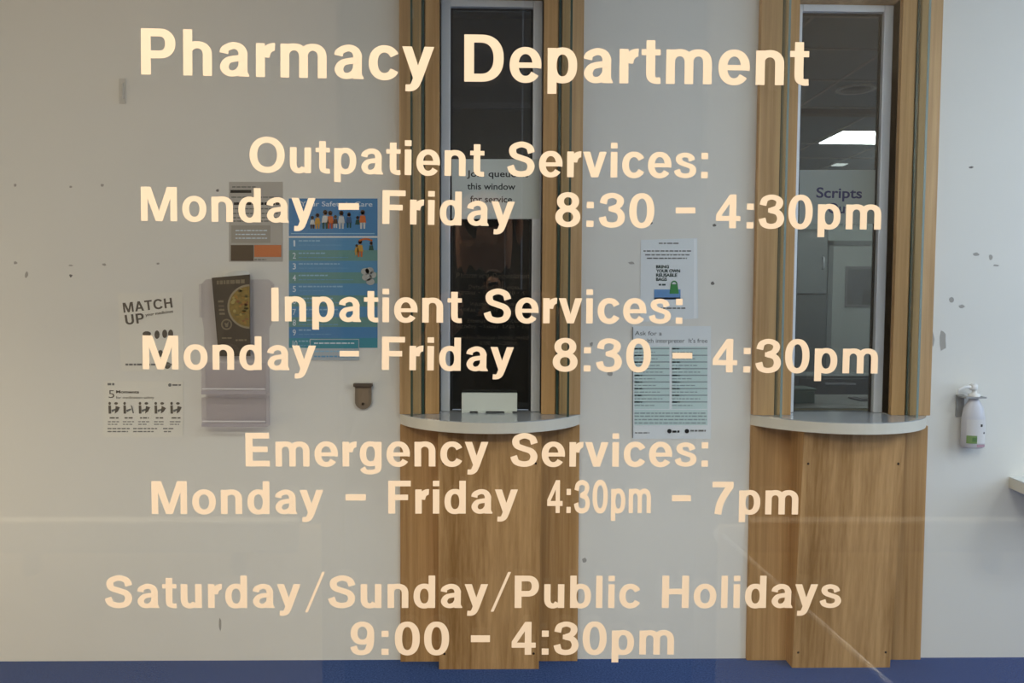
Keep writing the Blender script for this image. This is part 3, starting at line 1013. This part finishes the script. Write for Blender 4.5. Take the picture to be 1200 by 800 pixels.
# white card stand on the first counter
a, b = P(541, 457, .02), P(606, 478.5, .02)
cs = thing('card_stand', 'small blank white card box standing on the counter before the dark window', 'card box', ((a.x + b.x) / 2, .03, SH_Z))
M_card = mat('pale_card', (214, 218, 208), .6, .2)
MB().box(a.x, b.x, .014, .040, SH_Z + .0065, SH_Z + .0065 + (a.z - b.z), M_card, .002).build('card_front', cs)
for fx in (0, .34, .9):
    xx = a.x + (b.x - a.x - .035) * fx
    MB().box(xx, xx + .035, .016, .038, SH_Z + .0005, SH_Z + .0065, M_card).build('foot', cs)

# ------------------------------------------------------------------ brochure rack
XA, XB = P(233, 330, -.03).x, P(319, 330, -.03).x
zt_, zb_ = P(270, 327, -.03).z, P(270, 499, -.03).z
rk = thing('brochure_rack', 'clear acrylic two-tier brochure rack holding one dark leaflet, mounted on the wall', 'brochure rack', ((XA + XB) / 2, 0, zb_))
XA2, XB2 = P(239, 470, -.03).x, P(314, 470, -.03).x
zs = P(270, 385, -.03).z
zs2 = P(270, 372, -.03).z
# back plate with shoulders
MB().prism([(XA2, zb_), (XB2, zb_), (XB2, zs), (XB, zs2), (XB, zt_ - .02), (XB - .02, zt_), (XA + .02, zt_), (XA, zt_ - .02), (XA, zs2), (XA2 - .006, zs)], G_acryl, 'y', -.001, -.004).build('back_plate', rk)
zl1, zl2 = P(270, 453, -.06).z, P(270, 489, -.06).z
for (zb0, zlip, yf) in ((P(270, 462, -.05).z, P(270, 425, -.06).z, -.055), (zb_, P(270, 466, -.06).z, -.055)):
    pk = MB()
    pk.box(XA2, XB2, yf, -.004, zb0, zb0 + .004, G_acryl)
    pk.box(XA2, XB2, yf - .003, yf, zb0, zlip, G_acryl)
    pk.box(XA2, XA2 + .003, yf, -.004, zb0 + .004, zlip, G_acryl)
    pk.box(XB2 - .003, XB2, yf, -.004, zb0 + .004, zlip, G_acryl)
    p_ = pk.build('pocket', rk)
    rim = MB()
    rim.box(XA2 + .004, XB2 - .004, yf - .0045, yf - .003, zb0 + .022, zb0 + .027, mat('acrylic_lip', (226, 222, 220), .15, .7))
    rim.box(XA2, XB2, yf - .0046, yf - .003, zb0 + .002, zb0 + .016, mat('acrylic_fold', (176, 168, 170), .3))
    rim.build('folded_lip', p_)
sd = MB()
M_side = mat('acrylic_edge', (176, 168, 170), .25)
sd.box(XA, XA + .004, -.03, -.004, zs2, zt_ - .02, G_acryl)
sd.box(XB - .004, XB, -.03, -.004, zs2, zt_ - .02, G_acryl)
sd.build('side_wing', rk)
# dark leaflet standing in the rack
yb_ = -.024
s = Sheet('leaflet', 'dark brown leaflet with a golden round picture standing in the acrylic rack', 'leaflet', 249, 324, 294, 417, mat('leaflet_brown', (74, 64, 52), .45, .4), y=yb_, thick=.004,
          outline=[(248.5, 325.5), (293, 321.5), (293.5, 417), (256.5, 417)])
cx, cy, rr = 292.5, 359, 26
ring = [(cx + rr * math.cos(t), cy + rr * math.sin(t)) for t in [math.pi * (.5 + k / 24) for k in range(25)]]
s.poly('picture', mat('leaflet_ring', (150, 138, 112), .5), ring)
s.poly('picture_centre', mat('golden_print', (140, 116, 58), .5, .3, var=.5, vscale=60), [(cx + (rr - 2.2) * math.cos(t), cy + (rr - 2.2) * math.sin(t)) for t in [math.pi * (.5 + k / 24) for k in range(25)]])
rnd = random.Random(3)
for k in range(34):
    t, r = math.pi * rnd.uniform(.55, 1.45), rr * rnd.uniform(.15, .85)
    s.ell('picture_detail', [mat('straw_print', (168, 150, 84), .5), mat('rust_print', (138, 84, 44), .5), mat('olive_print', (106, 94, 44), .5), mat('gold_print', (160, 118, 46), .5)][k % 4],
          cx + r * math.cos(t), cy + r * math.sin(t), rnd.uniform(1, 3), rnd.uniform(.8, 2.2), 7)
tanp = mat('leaflet_tan', (128, 116, 92), .5)
s.lines('heading', tanp, 254, 288, 331, 4.5, 201, -.05)
for k, y in enumerate((353, 358.5, 363, 367.5)):
    s.rect('heading', tanp if k != 1 else mat('leaflet_mid', (104, 92, 76), .5), 255.5 + k * .5, y - 1.2, 262 + k * .5, y + 1.2)
s.ell('badge', tanp, 265.5, 380, 6.5, 6.5, 20)
s.ell('badge_centre', mat('leaflet_brown', (74, 64, 52)), 265.5, 380, 4.8, 4.8, 20)
s.poly('badge_mark', tanp, [(263, 378), (266, 379), (268, 376), (267, 383), (264.5, 383)])
s.lines('small_print', tanp, 260, 272, 396, 1.6, 202)
s.lines('small_print', tanp, 276, 289, 398.5, 2, 203, -.02)
s.done()
# curled white sheet behind the leaflet
mb = MB()
pr = [(262, 322, -.016), (268, 319, -.018), (276, 317.5, -.021), (285, 317, -.022), (291, 318.5, -.02), (293, 322, -.018)]
v, f = [], []
for (px, py, yy) in pr:
    t_ = P(px, py, yy)
    b_ = P(px, 410, -.016)
    v += [t_, b_, t_ + Vector((0, .0012, 0)), b_ + Vector((0, .0012, 0))]
for k in range(len(pr) - 1):
    o_ = k * 4
    f += [[o_, o_ + 4, o_ + 5, o_ + 1], [o_ + 2, o_ + 3, o_ + 7, o_ + 6], [o_, o_ + 2, o_ + 6, o_ + 4], [o_ + 1, o_ + 5, o_ + 7, o_ + 3]]
mb.add(v, f, M_paper, True)
a = P(280, 410, -.016)
tag(mb.build('paper_sheet', origin=a), 'curled white sheet peeping up behind the dark leaflet in the rack', 'paper')

# ------------------------------------------------------------------ small wall fittings
# brown rounded plate
pts = [P(416.5, 449.5), P(435.5, 449.5)] + [P(426 + 9.5 * math.cos(t), 470 + 9 * math.sin(t)) for t in [math.pi * k / 12 for k in range(13)]]
a = P(426, 479)
br = thing('wall_bracket', 'small brown wall bracket with a rounded foot below the blue poster', 'wall bracket', (a.x, 0, a.z))
M_bp = mat('brown_plate', (132, 116, 96), .45, .4)
MB().prism([(q.x, q.z) for q in pts], M_bp, 'y', 0, -.012).build('plate', br)
q0, q1 = P(415, 448.5), P(437, 452.5)
MB().box(q0.x, q1.x, -.026, 0, q1.z, q0.z, mat('dark_brown_lip', (86, 72, 58), .45), .002).build('lip', br)
pts2 = [P(419.5, 454.5, -.012), P(432.5, 454.5, -.012)] + [P(426 + 6.5 * math.cos(t), 469 + 6.5 * math.sin(t), -.012) for t in [math.pi * k / 10 for k in range(11)]]
MB().prism([(q.x, q.z) for q in pts2], mat('tan_plate', (138, 118, 94), .5), 'y', -.012, -.0145).build('face_plate', br)
q = P(425.5, 473, -.0145)
MB().tube([(q.x, -.0140, q.z), (q.x, -.018, q.z)], .006, mat('dark_screw', (60, 44, 28)), 10).build('screw', br)
# hook high on the left
a = P(143, 104)
hk = thing('wall_hook', 'small white adhesive hook high on the wall under the first heading letter', 'hook', (a.x, 0, a.z))
M_hk = mat('painted_plastic', (206, 202, 192), .35)
q0, q1 = P(139.5, 92), P(148, 122)
MB().box(q0.x, q1.x, -.004, 0, q1.z, q0.z, M_hk, .0015).build('back_plate', hk)
hp = [P(143.5, 97, -.006), P(143.5, 106, -.008), P(143.5, 113, -.016), P(143.5, 114.5, -.028), P(143.5, 110, -.034)]
MB().tube(hp, .005, M_hk, 10).build('hook_arm', hk)

# hand sanitiser
a = P(1139, 524, -.04)
bx_ = a.x
zb0, zneck = a.z, P(1139, 466, -.04).z
H = zneck - zb0
sn = thing('hand_sanitiser', 'white pump bottle of hand sanitiser hanging in a wall bracket beside the oak hatch', 'hand sanitiser', (bx_, -.04, zb0))
MB().lathe(bx_, -.042, [(.044, zb0), (.049, zb0 + .006), (.050, zb0 + .35 * H), (.049, zb0 + .60 * H), (.042, zb0 + .80 * H), (.024, zb0 + .95 * H), (.020, zb0 + H)], mat('translucent_white', (200, 197, 199), .3, .5), 1.0, .62, 28).build('bottle', sn)
MB().lathe(bx_, -.042, [(.023, zb0 + H), (.024, zb0 + H + .006), (.023, zb0 + H + .018), (.010, zb0 + H + .02), (.009, zb0 + H + .034)], M_plastic, seg=20).build('collar', sn)
ph = MB()
ph.lathe(bx_ - .004, -.042, [(.014, zb0 + H + .034), (.017, zb0 + H + .04), (.017, zb0 + H + .056), (.010, zb0 + H + .062)], M_plastic, seg=18)
ph.tube([(bx_ - .004, -.042, zb0 + H + .05), (bx_ - .045, -.05, zb0 + H + .048), (bx_ - .075, -.055, zb0 + H + .038), (bx_ - .08, -.056, zb0 + H + .02)], [.007, .006, .005, .004], M_plastic, 10)
ph.build('pump_head', sn)
bk = MB()
M_bk = mat('grey_bracket', (150, 150, 148), .4)
bk.box(bx_ - .055, bx_ - .02, -.008, 0, zb0 + .6 * H, zb0 + H + .01, M_bk, .002)
bk.box(bx_ - .055, bx_ + .035, -.075, -.070, zb0 + H + .001, zb0 + H + .008, M_bk, .001)
bk.box(bx_ - .055, bx_ - .026, -.072, 0, zb0 + H + .001, zb0 + H + .008, M_bk, .001)
bk.box(bx_ + .026, bx_ + .035, -.072, 0, zb0 + H + .001, zb0 + H + .008, M_bk, .001)
bk.build('bracket', sn)


def curved_patch(mb, x0, x1, z0, z1, m, off=.0012):
    """a label patch on the front of the oval bottle"""
    n = 8
    v, f = [], []
    for k in range(n + 1):
        x = x0 + (x1 - x0) * k / n
        yy = -.042 - .62 * math.sqrt(max(.0, (.0505 + off) ** 2 - (x - bx_) ** 2))
        v += [(x, yy, z0), (x, yy, z1)]
    for k in range(n):
        f.append([2 * k, 2 * k + 2, 2 * k + 3, 2 * k + 1])
    mb.add(v, f, m, True)


lb = MB()
curved_patch(lb, bx_ - .040, bx_ + .044, zb0 + .022, zb0 + .58 * H, mat('bottle_label', (212, 208, 204), .5), .0008)
lo = lb.build('label_wrap', sn)
lb = MB()
curved_patch(lb, bx_ - .040, bx_ + .0, zb0 + .022, zb0 + .26 * H, mat('label_green', (120, 148, 88), .5), .0013)
curved_patch(lb, bx_ - .02, bx_ + .0, zb0 + .03, zb0 + .22 * H, mat('label_green_dark', (86, 122, 66), .5), .0018)
curved_patch(lb, bx_ + .0, bx_ + .042, zb0 + .006, zb0 + .018, mat('label_pink', (176, 140, 150), .5), .0013)
curved_patch(lb, bx_ + .014, bx_ + .024, zb0 + .46 * H - .005, zb0 + .46 * H + .006, M_ink, .0013)
curved_patch(lb, bx_ + .030, bx_ + .037, zb0 + .31 * H - .004, zb0 + .31 * H + .004, M_ink, .0013)
lb.build('label_print', lo)

# half-round ledge at the right
sx0 = P(1207, 566, -.16).x
zt_ = P(1190, 571, -.2).z
ledge = thing('wall_ledge', 'white round-cornered ledge on the wall just past the hand sanitiser', 'ledge', (sx0 + .3, 0, zt_))
pts = [(sx0 + .02, 0)] + [(sx0 + .18 - .18 * math.cos(t), -.20 - .12 * math.sin(t)) for t in [math.pi / 2 * k / 8 for k in range(9)]] + [(sx0 + .7, -.32), (sx0 + .7, 0)]
MB().prism(pts, M_white, 'z', zt_ - .005, zt_).build('ledge_top', ledge)
MB().prism(pts, M_whiteedge, 'z', zt_ - .05, zt_ - .005).build('ledge_edge', ledge)
MB().prism([(0, zt_ - .05), (-.26, zt_ - .05), (-.26, zt_ - .075), (-.02, zt_ - .25), (0, zt_ - .25)], M_whiteedge, 'x', sx0 + .40, sx0 + .43).build('ledge_bracket', ledge)

# ------------------------------------------------------------------ glass partition in front of the lens
gp = bpy.data.objects.new('window_3', None)
COL.objects.link(gp)
gp.location = (0, GLASS_Y, 0)
gp['_org'] = tuple(gp.location)
gp['kind'] = 'structure'
GX = 1.6
GT = 2.44
MB().box(-GX, GX, GLASS_Y, GLASS_Y + .008, .05, GT, G_front).build('pane', gp)
fr = MB()
M_fr = mat('dark_window_frame', (60, 60, 62), .4, .5, metal=.5)
fr.box(-GX - .06, -GX, GLASS_Y - .03, GLASS_Y + .04, 0, GT + .06, M_fr, .003)
fr.box(GX, GX + .06, GLASS_Y - .03, GLASS_Y + .04, 0, GT + .06, M_fr, .003)
fr.box(-GX, GX, GLASS_Y - .03, GLASS_Y + .04, 0, .05, M_fr, .003)
fr.box(-GX, GX, GLASS_Y - .03, GLASS_Y + .04, GT, GT + .06, M_fr, .003)
fr.build('window_frame', gp)
w = MB()
w.box(XL, -GX - .06, GLASS_Y - .05, GLASS_Y + .06, 0, CEIL, M_wall)
w.box(GX + .06, XR, GLASS_Y - .05, GLASS_Y + .06, 0, CEIL, M_wall)
w.box(-GX - .06, GX + .06, GLASS_Y - .05, GLASS_Y + .06, GT + .06, CEIL, M_wall)
struct(w, 'wall_front')

# lettering on the glass: (word, x0, y0, x1, y1, cap) measured on the baseline
LINES = [
    ('cream vinyl heading on the glass reading Pharmacy Department', [('Pharmacy', 165.5, 87.3, 508.5, 94.6, 54), ('Department', 544, 95.6, 947.5, 100.2, 55)]),
    ('cream vinyl line on the glass reading Outpatient Services', [('Outpatient', 292.5, 201.5, 567.5, 206.8, 40.8), ('Services:', 594.2, 206.9, 829.3, 208.9, 40.8)]),
    ('cream vinyl hours on the glass under Outpatient Services', [('Monday', 165.5, 258.7, 370, 261.3, 40), ('\u2013', 396.8, 0, 420.8, 0, (238, 245.8)), ('Friday', 448, 262.2, 603, 265.3, 39.5), ('8:30', 650.5, 265.3, 766.3, 267, 40), ('\u2013', 791.8, 0, 814.8, 0, (243, 250)), ('4:30pm', 838.8, 267.2, 1032, 269, 39.5)]),
    ('cream vinyl line on the glass reading Inpatient Services', [('Inpatient', 318.2, 376.2, 541.2, 378.2, 39.3), ('Services:', 566.8, 378.3, 799.5, 379.3, 40)]),
    ('cream vinyl hours on the glass under Inpatient Services', [('Monday', 167.5, 432.4, 370.5, 433.8, 39.5), ('\u2013', 398, 0, 420.8, 0, (411, 417.5)), ('Friday', 447.5, 433.1, 601.8, 435.2, 38.8), ('8:30', 647.5, 434.8, 762.5, 435.8, 38.8), ('\u2013', 788, 0, 811.2, 0, (413.2, 420)), ('4:30pm', 835, 436, 1028.2, 437.5, 39.2)]),
    ('cream vinyl line on the glass reading Emergency Services', [('Emergency', 288, 546.3, 572.3, 546.3, 39.2), ('Services:', 598, 546.5, 829.5, 546.6, 39)]),
    ('cream vinyl hours on the glass under Emergency Services, partly in narrow figures', [('Monday', 178, 602, 379.2, 602, 38.4), ('\u2013', 405, 0, 428.8, 0, (578.8, 586.2)), ('Friday', 455, 601.5, 606.8, 601.5, 38.4), ('4:30pm', 641.2, 600.8, 762.5, 600.8, 38.3), ('\u2013', 787.5, 0, 809.5, 0, (580, 587)), ('7pm', 834.2, 602.3, 935, 602.5, 38)]),
    ('cream vinyl line on the glass reading Saturday/Sunday/Public Holidays', [('Saturday', 123, 712, 352.5, 712, 37.8), ('/', 357.5, 717, 380.8, 670, 0), ('Sunday', 384.5, 712, 571.8, 712, 37.8), ('/', 575, 716.3, 598.8, 670, 0), ('Public', 603, 712, 750, 712, 37.6), ('Holidays', 775.5, 712, 985.3, 712, 37.6)]),
    ('cream vinyl weekend hours lowest on the glass', [('9:00', 410.5, 767, 526.2, 767, 38.3), ('\u2013', 551.8, 0, 574.2, 0, (744.2, 752)), ('4:30pm', 599.5, 766.8, 789.5, 766.5, 38.2)]),
]
LY = GLASS_Y - .0004


def put_letters(body, a, b, cap, root):
    """each letter of a word as its own thin vinyl piece, spaced between the measured ends of the word"""
    A, B = P(a[0], a[1], LY), P(b[0], b[1], LY)
    X = B - A
    xd = X.normalized()
    yd = Vector((-xd.z, 0, xd.x))
    mx, my = (a[0] + b[0]) / 2, (a[1] + b[1]) / 2
    H = (P(mx, my - cap, LY) - P(mx, my, LY)).length
    letters, wd_ = bold_letters(body)
    for polys in letters:
        bm = bmesh.new()
        lvl, last = 0, set()
        for q in polys:
            # overlapping strokes step out by a few hundredths of a millimetre so that no two faces coincide
            cur = {(round(p[0], 5), round(p[1], 5)) for p in q}
            lvl, last = (lvl if len(cur & last) == 2 else lvl + 1), cur
            pts = [A + X * p[0] + yd * (p[1] * H) for p in q]
            fr = [bm.verts.new(p + Vector((0, -.0002 - .00003 * lvl, 0))) for p in pts]
            bk = [bm.verts.new(p) for p in pts]
            n = len(pts)
            bm.faces.new(fr)
            bm.faces.new(bk[::-1])
            for i in range(n):
                bm.faces.new([fr[i], bk[i], bk[(i + 1) % n], fr[(i + 1) % n]])
        bmesh.ops.remove_doubles(bm, verts=list(bm.verts), dist=1e-6)
        bmesh.ops.recalc_face_normals(bm, faces=list(bm.faces))
        MB().from_bm(bm, M_vinyl).build('letter', root)


for label, words in LINES:
    xs = [w_[1] for w_ in words] + [w_[3] for w_ in words]
    yy = max(w_[2] for w_ in words)
    o = P((min(xs) + max(xs)) / 2, yy, LY)
    root = thing('vinyl_lettering', label, 'lettering', o)
    for wd, x0, y0, x1, y1, cap in words:
        mb = MB()
        if wd == '\u2013':
            q = [P(x0, cap[0], LY), P(x1, cap[0], LY), P(x1, cap[1], LY), P(x0, cap[1], LY)]
            mb.prism([(k.x, k.z) for k in q], M_vinyl, 'y', LY, LY - .0003)
            mb.build('dash', root)
        elif wd == '/':
            q = [P(x0, y0, LY), P(x0 + 3.4, y0, LY), P(x1, y1, LY), P(x1 - 3.4, y1, LY)]
            mb.prism([(k.x, k.z) for k in q], M_vinyl, 'y', LY, LY - .0003)
            mb.build('slash', root)
        else:
            put_letters(wd, (x0, y0), (x1, y1), cap, root)

# ------------------------------------------------------------------ lobby behind the camera (seen mirrored in the glass)
VY = 2 * GLASS_Y - BACK_Y      # where the glass shows the back wall


def BX(px, py=600):
    return P(px, py, VY).x


def BZ(px, py):
    return P(px, py, VY).z


M_lobby = mat('lobby_paint', (112, 99, 80), .8, .2)
dx0, dx1, dz1 = BX(397), BX(822), 2.75
w = MB()
w.box(XL, dx0, BACK_Y - .15, BACK_Y, 0, CEIL, M_lobby)
w.box(dx1, XR, BACK_Y - .15, BACK_Y, 0, CEIL, M_lobby)
w.box(dx0, dx1, BACK_Y - .15, BACK_Y, dz1, CEIL, M_lobby)
struct(w, 'wall_lobby')
d2 = bpy.data.objects.new('door_2', None)
COL.objects.link(d2)
d2.location = ((dx0 + dx1) / 2, BACK_Y - .08, 0)
d2['_org'] = tuple(d2.location)
d2['kind'] = 'structure'
M_door = mat('dark_door', (62, 58, 54), .5, .3)
mid = (dx0 + dx1) / 2
for a, b in ((dx0 + .002, mid - .003), (mid + .003, dx1 - .002)):
    MB().box(a, b, BACK_Y - .12, BACK_Y - .07, .005, dz1 - .003, M_door, .003).build('door_leaf', d2)
M_panel = mat('added_pale_wainscot', (226, 200, 152), .5, .3)  # panels added so a warm pale veil mirrors low in the glass
hz = BZ(150, 601)
struct(MB().box(XL, dx0 - .06, BACK_Y, BACK_Y + .02, 0, hz - .04, M_panel, .003), 'trim_3')
struct(MB().box(dx1 + .06, XR, BACK_Y, BACK_Y + .02, 0, hz - .04, M_panel, .003), 'trim_4')
M_rail = mat('grey_handrail', (124, 116, 102), .4)
M_rail_top = mat('rail_top_highlight', (196, 188, 168), .5)  # strip tinted light to stand for the highlight along the rail
M_brk = mat('grey_rail_bracket', (120, 116, 108), .5)
for lab, xa, xb, br in (('grey wall handrail with its top highlight tinted on, mirrored low at the left of the glass', -1.9, dx0 - .12, (BX(42), BX(283))),
                        ('short grey wall handrail on the far side of the dark doors', dx1 + .14, 2.2, (dx1 + .35, dx1 + 1.0))):
    hr = thing('handrail', lab, 'handrail', ((xa + xb) / 2, BACK_Y, hz))
    MB().box(xa, xb, BACK_Y + .055, BACK_Y + .10, hz - .11, hz - .012, M_rail, .008).build('rail', hr)
    MB().box(xa, xb, BACK_Y + .05, BACK_Y + .105, hz - .012, hz, M_rail_top, .004).build('rail_highlight', hr)
    for q in br:
        MB().box(q - .02, q + .02, BACK_Y, BACK_Y + .056, hz - .2, hz - .05, M_brk, .004).build('rail_bracket', hr)

# rail added to mirror as a bright line; the glint is whitened into its colour
q0, q1 = P(846, 626, VY + .0), P(1040, 800, 2 * GLASS_Y + 3.39)
ra = Vector((q0.x, BACK_Y, q0.z))
rb_ = Vector((q1.x, -3.39, q1.z))
rb_ = ra + (rb_ - ra) * 1.22
M_glint = mat('whitened_rail', (252, 244, 228), .5, .5, metal=.3)
gr = thing('glint_rail', 'slim whitened rail added beside the dark doors to mirror as a bright slanting line', 'rail', (rb_.x, (ra.y + rb_.y) / 2, 0))
MB().tube([ra, rb_], .0075, M_glint, 16).build('rail', gr)
MB().tube([rb_ + Vector((0, .02, 0)), (rb_.x, rb_.y + .02, .012)], .012, M_glint, 14).build('post', gr)
MB().lathe(rb_.x, rb_.y + .02, [(.06, 0), (.06, .008), (.02, .014)], M_glint, seg=24).build('base_plate', gr)
MB().tube([ra + Vector((0, .001, 0)), ra + Vector((0, .012, 0))], .03, M_glint, 16).build('wall_flange', gr)

# ------------------------------------------------------------------ the photographer, mirrored darkly in the glass
PX, PY = -.03, -3.74


def skin(name, nodes, bones, m, root_i, parent=None, origin=None, sub=2):
    bm = bmesh.new()
    lay = bm.verts.layers.skin.verify()
    vs = []
    for k, (co, r) in enumerate(nodes):
        v = bm.verts.new(co)
        v[lay].radius = (r, r) if not isinstance(r, tuple) else r
        v[lay].use_root = (k == root_i)
        vs.append(v)
    for a, b in bones:
        bm.edges.new((vs[a], vs[b]))
    me = bpy.data.meshes.new(name)
    bm.to_mesh(me)
    bm.free()
    o = bpy.data.objects.new(name, me)
    COL.objects.link(o)
    md = o.modifiers.new('skin', 'SKIN')
    md.use_smooth_shade = True
    s_ = o.modifiers.new('subdivision', 'SUBSURF')
    s_.levels = s_.render_levels = sub
    dg = bpy.context.evaluated_depsgraph_get()
    m2 = bpy.data.meshes.new_from_object(o.evaluated_get(dg))
    mb = MB()
    mb.add([v.co.copy() for v in m2.vertices], [list(p.vertices) for p in m2.polygons], m, True)
    bpy.data.objects.remove(o)
    return mb


N, B = [], []


def node(x, y, z, r, link=None):
    N.append(((PX + x, PY + y, z), r))
    if link is not None:
        B.append((link, len(N) - 1))
    return len(N) - 1


pel = node(0, 0, .98, (.17, .12))
ab = node(0, .01, 1.16, (.155, .11), pel)
chs = node(0, .01, 1.36, (.175, .12), ab)
nb_ = node(0, .0, 1.52, (.085, .08), chs)
nk = node(0, .01, 1.60, (.058, .06), nb_)
h1 = node(0, .035, 1.67, (.072, .085), nk)
h2 = node(0, .03, 1.75, (.080, .098), h1)
h3 = node(0, .015, 1.83, (.066, .08), h2)
no = node(0, .135, 1.715, .014, h1)
ZC = CAM_H - .012
for s_ in (-1, 1):
    sh = node(s_ * .185, .0, 1.475, .068, chs)
    el = node(s_ * .265, .10, 1.22, .050, sh)
    fo = node(s_ * .20, .24, 1.36, .044, el)
    wr = node(s_ * .128 - PX, .355, 1.475, .030, fo)
    pa = node(s_ * .105 - PX, .395, 1.515, (.034, .018), wr)
    for k in range(4):
        kx, kz = s_ * .098 - PX, 1.515 + .016 * k
        f1 = node(kx, .428, kz + .008, .0095, pa)
        f2 = node(kx - s_ * .022, .434, kz + .010, .0085, f1)
        node(kx - s_ * (.034 + .004 * (k in (1, 2))), .4325, kz + .011, .0075, f2)
    t1 = node(s_ * .085 - PX, .400, 1.505, .011, pa)
    node(s_ * .062 - PX, .402, 1.528, .009, t1)
    hp = node(s_ * .10, .0, .90, .098, pel)
    kn = node(s_ * .12, .015, .50, .064, hp)
    an = node(s_ * .13, -.01, .10, .045, kn)
    node(s_ * .14, .15, .045, (.044, .036), an)
body = skin('body', N, B, M_dark, pel)
M_shoe = mat('black_leather', (24, 22, 22), .4)
per = thing('person', 'person in dark clothes holding up a phone in both hands, mirrored in the glass', 'person', (PX, PY, 0))
zmin = min(v[2] for v in body.v)
body.v = [(v[0], v[1], v[2] - zmin * max(0, 1 - v[2] / .3)) for v in body.v]
body.mats = [M_dark, M_skin]
for k, f in enumerate(body.f):
    c_ = sum((Vector(body.v[i]) for i in f), Vector()) / len(f)
    if (c_.z > 1.635 and abs(c_.x - PX) < .12) or (c_.y > PY + .36 and c_.z > 1.45):
        body.mi[k] = 1
body.build('body', per)
hair = MB()
M_hair = mat('dark_hair', (34, 28, 24), .6)
bm = bmesh.new()
bmesh.ops.create_uvsphere(bm, u_segments=28, v_segments=18, radius=1)
for v in bm.verts:
    x, y, z = v.co
    y2 = min(y, .55 + .3 * z) if z > -.2 else min(y, .2)
    v.co = Vector((PX + .090 * x, PY + .012 + .108 * y2, 1.79 + .095 * max(z, -.75)))
hair.from_bm(bm, M_hair, True)
hair.build('hair', per)
for s_ in (-1, 1):
    e = MB()
    e.lathe(PX + s_ * .032, PY + .115, [(.002, 1.748), (.011, 1.752), (.013, 1.758), (.011, 1.764), (.002, 1.768)], mat('eye_white', (220, 216, 210), .3), seg=12)
    e.build('eye', per)
    e = MB()
    e.lathe(PX + s_ * .083, PY + .02, [(.004, 1.70), (.012, 1.715), (.016, 1.745), (.012, 1.77), (.004, 1.775)], M_skin, .6, 1.2, 12)
    e.build('ear', per)
phn = thing('smartphone', 'black smartphone held sideways in the photographer hands', 'phone', (.012, -3.322, ZC - .036))
MB().box(-.064, .088, -3.3265, -3.3185, ZC - .036, ZC + .038, mat('black_phone', (18, 18, 20), .25, .5), .004).build('case', phn)
MB().lathe(.0, -3.3175, [(.004, ZC + .010), (.006, ZC + .012), (.006, ZC + .016), (.004, ZC + .018)], mat('lens_ring', (70, 70, 74), .2, metal=.6), 1, .2, 14).build('lens', phn)
MB().box(-.058, .082, -3.3275, -3.3266, ZC - .031, ZC + .033, mat('phone_screen', (10, 10, 12), .1, .6)).build('screen', phn)
